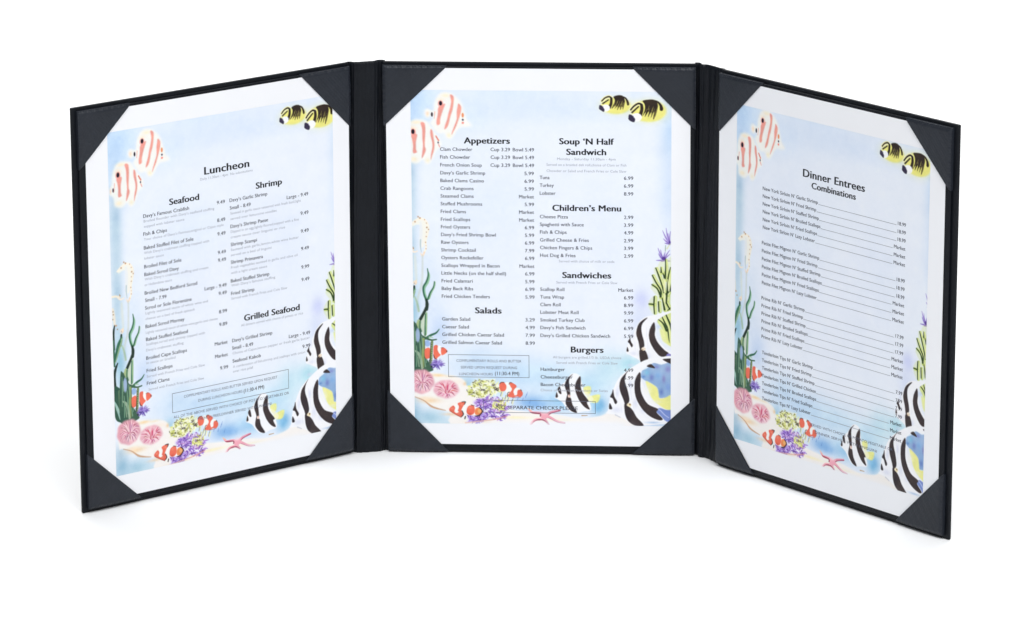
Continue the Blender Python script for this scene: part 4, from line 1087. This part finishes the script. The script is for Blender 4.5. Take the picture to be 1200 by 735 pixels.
def d_coral(c, r, kind):
    pal = {'y': [(84, 80, 44), (120, 116, 60), (240, 240, 178), (246, 246, 208), (226, 228, 140), (112, 110, 56), (150, 150, 80), (96, 84, 116), (250, 250, 236), (238, 238, 170), (200, 204, 110), (252, 250, 226)],
           'p': [(130, 82, 190), (92, 46, 152), (84, 44, 140), (74, 36, 124), (250, 246, 252), (112, 66, 172), (196, 172, 236), (128, 84, 190), (176, 136, 216), (232, 222, 246), (84, 48, 136), (206, 150, 206), (160, 120, 214)],
           'y2': [(236, 236, 150), (214, 216, 100), (110, 106, 44), (246, 246, 200), (150, 120, 190), (190, 190, 80)]}[kind]
    lob = [(c[0] + r[0] * (.93 + .09 * math.sin(5 * a + 1) + .05 * math.sin(11 * a)) * math.cos(a), c[1] + r[1] * (.93 + .09 * math.sin(5 * a + 1) + .05 * math.sin(11 * a)) * math.sin(a)) for a in np.linspace(0, 6.28, 50)[:-1]]
    d_poly({'y': (246, 246, 218), 'p': (206, 184, 232), 'y2': (240, 240, 190)}[kind], lob, 1.2, .9)
    for _ in range({'y': 150, 'p': 210, 'y2': 40}[kind]):
        an, f = rnd.uniform(0, 6.28), math.sqrt(rnd.random())
        k_ = .93 + .09 * math.sin(5 * an + 1) + .05 * math.sin(11 * an)
        p = (c[0] + r[0] * f * k_ * math.cos(an), c[1] + r[1] * f * k_ * math.sin(an))
        col = rnd.choice(pal); dark = sum(col) < 380
        th = rnd.uniform(0, 6.28); L_ = rnd.uniform(.7, 1.6) * (.8 if dark else 1.3)
        th2 = th + rnd.uniform(-1.3, 1.3)
        m_ = (p[0] + L_ * math.cos(th), p[1] + L_ * .8 * math.sin(th))
        q_ = (m_[0] + L_ * math.cos(th2), m_[1] + L_ * .8 * math.sin(th2))
        w_ = rnd.uniform(.45, .85) if dark else rnd.uniform(.7, 1.3)
        d_stroke(col, [p, m_, q_], [w_, w_, w_ * .4], .2, .92)
DRAW = {'P': d_poly, 'S': d_stroke, 'G': d_blob, 'E': d_ell, 'ANEM': d_anem, 'URCHIN': d_urchin, 'CORAL': d_coral}
for a in ART: DRAW[a[0]](*a[1:])
# the grain of a watercolour wash
def field(nx, ny):
    q = rng.standard_normal((ny, nx)).astype(np.float32)
    yi = np.linspace(0, ny - 1.001, CH); xi = np.linspace(0, nx - 1.001, CW)
    y0, x0 = yi.astype(int), xi.astype(int); fy, fx = (yi - y0)[:, None], (xi - x0)[None, :]
    fy = fy * fy * (3 - 2 * fy); fx = fx * fx * (3 - 2 * fx)
    return (q[y0][:, x0] * (1 - fx) + q[y0][:, x0 + 1] * fx) * (1 - fy) + (q[y0 + 1][:, x0] * (1 - fx) + q[y0 + 1][:, x0 + 1] * fx) * fy
g = field(9, 12) * .45 + field(24, 30) * .5 + field(70, 90) * .35 + field(260, 330) * .25
ink = np.clip((250 - cv.min(2)) / 60, .1, 1)
for c_ in range(3): cv[..., c_] = blur(cv[..., c_], .8)
ink = np.clip((250 - cv.min(2)) / 60, .1, 1)
cv += (g * ink * 6.5)[..., None] * np.array((1.2, .9, .5), np.float32)
cv = np.clip(cv, 8, 252)
lin = ((cv / 255 + .055) / 1.055) ** 2.4
lin = np.clip(lin * (.84 / ((245 / 255 + .055) / 1.055) ** 2.4), .004, .88).astype(np.float32)

def print_mesh(rect, du, dv):
    """a fine grid over the printed area; each point carries its ink colour"""
    u0, v0, u1, v1 = rect
    nx, ny = int(round((u1 - u0) / CELL)), int(round((v1 - v0) / CELL))
    sx = int(round((u0 - du - U0) / PX)); sy = int(round((v0 - dv - V0) / PX))
    yi = np.clip(sy + np.arange((ny + 1) * SS), 0, CH - 1); xi = np.clip(sx + np.arange((nx + 1) * SS), 0, CW - 1)
    c = lin[yi][:, xi].reshape(ny + 1, SS, nx + 1, SS, 3).mean((1, 3))
    X, Y = np.meshgrid(np.linspace(u0, u1, nx + 1), np.linspace(v0, v1, ny + 1))
    co = np.stack([(X - W / 2) / 1000, np.full_like(X, -.00006), (H - Y) / 1000], -1).reshape(-1, 3)
    me = bpy.data.meshes.new("sea_picture")
    nv, nf = len(co), nx * ny
    idx = (np.arange(ny)[:, None] * (nx + 1) + np.arange(nx)[None, :]).ravel()
    quads = np.stack([idx, idx + nx + 1, idx + nx + 2, idx + 1], 1).astype(np.int32)
    me.vertices.add(nv); me.vertices.foreach_set("co", co.ravel().astype(np.float32))
    me.loops.add(nf * 4); me.loops.foreach_set("vertex_index", quads.ravel())
    me.polygons.add(nf); me.polygons.foreach_set("loop_start", np.arange(nf, dtype=np.int32) * 4)
    me.update(calc_edges=True)
    ca = me.color_attributes.new("ink", 'FLOAT_COLOR', 'POINT')
    ca.data.foreach_set("color", np.concatenate([c.reshape(-1, 3), np.ones((nv, 1), np.float32)], 1).ravel().astype(np.float32))
    me.materials.append(PRINT)
    return me

# ------------------------------------------------------------------ lettering
STYLE = {  # capital height mm, weight, stretch when no end is given
    'H': (5.4, 0), 'h': (4.4, 0), 'i': (2.5, 0), 'f': (1.8, 0), 'c': (1.9, 0), 'n': (2.6, 0)}
def glyphs():
    made = {}
    for k, st, s, *_ in TEXT + [('C', 'i', 'H', 0, 0, 0)]:
        key = (s, STYLE[st][1])
        if key in made: continue
        c = bpy.data.curves.new("lettering", 'FONT')
        c.body = s; c.size = 1; c.offset = key[1]; c.resolution_u = 3; c.fill_mode = 'FRONT'
        c.space_character = 1.03
        o = bpy.data.objects.new("lettering", c); COL.objects.link(o)
        made[key] = o
    dg = bpy.context.evaluated_depsgraph_get(); dg.update()
    out = {}
    for key, o in made.items():
        e = o.evaluated_get(dg); me = e.to_mesh()
        vs = np.empty(len(me.vertices) * 3, np.float32); me.vertices.foreach_get("co", vs)
        out[key] = (vs.reshape(-1, 3)[:, :2].copy(), [tuple(p.vertices) for p in me.polygons])
        e.to_mesh_clear()
    for o in made.values():
        c = o.data; bpy.data.objects.remove(o); bpy.data.curves.remove(c)
    return out
GL = glyphs()
capv = GL[('H', STYLE['i'][1])][0][:, 1]
CAP = capv.max() - capv.min()
def lettering(name, k, styles, mat, parent, split=False, n=.12):
    """the printed lines of one kind; with split, every separate block of lines is a part of its own"""
    blocks = []
    for row in TEXT:
        if row[0] != k or row[1] not in styles: continue
        if split and blocks:
            last = blocks[-1][-1]
            if split == 1 or abs(row[4] - last[4]) > 5 or abs(row[4] - last[4]) < 1 or row[3] > last[5] or row[5] < last[3]: blocks.append([])
        elif not blocks: blocks.append([])
        blocks[-1].append(row)
    for blk in blocks:
        V, F = [], []
        for kk, st, s, u0, v, u1 in blk:
            vs, fs = GL[(s, STYLE[st][1])]
            x0, x1 = vs[:, 0].min(), vs[:, 0].max()
            sx = (u1 - u0) / (x1 - x0); sy = STYLE[st][0] / CAP
            for q, du in enumerate(((-.3, .3, 0) if st == 'H' else (-.27, .27, 0)) if st in 'Hh' else (0,) if st in 'cf' else (-.05, .05)):   # bold faces are struck three times
                b0 = len(V)
                V += [loc(u0 + du + (x - x0) * sx, v - y * sy + (.05 if q == 2 else 0), n + q * .02) for x, y in vs.tolist()]
                F += [tuple(b0 + i for i in f) for f in fs]
        me = bpy.data.meshes.new(name); me.from_pydata(V, [], F); me.materials.append(mat)
        o = bpy.data.objects.new(name, me); COL.objects.link(o); o.parent = parent
def rules(name, items, mat, parent, n=.10):
    bm = bmesh.new()
    for u0, v0, u1, v1 in items:
        bm.faces.new([bm.verts.new(loc(u, v, n)) for u, v in ((u0, v0), (u0, v1), (u1, v1), (u1, v0))])
    return obj(name, bm, mat, parent, Matrix(), smooth=False)

# ------------------------------------------------------------------ the three menu pages
PAGES = {
    'L': ((17.6, 16.0, 202.2, 263.3), 6.1, .4, "white menu page headed Luncheon with Seafood and Shrimp lists, in the left panel"),
    'C': ((17.6, 16.0, 202.5, 263.8), 0, 0, "white menu page listing Appetizers, Salads, Sandwiches and Burgers, in the middle panel"),
    'R': ((17.6, 16.4, 201.9, 261.0), 4.0, -1.6, "white menu page headed Dinner Entrees with ruled price lines, in the right panel"),
}
for k in 'LCR':
    rect, du, dv, label = PAGES[k]
    bm = bmesh.new()
    slab(bm, 0, W, 0, H, -.12, 0, 0)
    page = obj("menu_page", bm, PAPER, None, FR[k], smooth=False)
    page["label"] = label; page["category"] = "menu page"; page["group"] = "printed pages in the folder"
    pic = bpy.data.objects.new("sea_picture", print_mesh(rect, du, dv)); COL.objects.link(pic); pic.parent = page
    lettering("heading", k, 'Hh', INK_H, page, 1)
    lettering("dish_list", k, 'i', INK_I, page)
    lettering("fine_print", k, 'f', INK_F, page, 2)
    lettering("notice_text", k, 'c', INK_C, page, 2)
    lettering("notice_hours", k, 'n', INK_I, page, 1)
    fr = [b_ for b_ in BOX if b_[0] == k]
    t = .34
    for _, u0, v0, u1, v1 in fr:
        rules("notice_frame", [(u0, v0, u1, v0 + t), (u0, v1 - t, u1, v1), (u0, v0 + t, u0 + t, v1 - t), (u1 - t, v0 + t, u1, v1 - t)], INK_C, page)
    if k == 'R':
        rules("leader_lines", [(a, v - .15, b_, v + .15) for _, a, v, b_ in LEADER], INK_L, page)
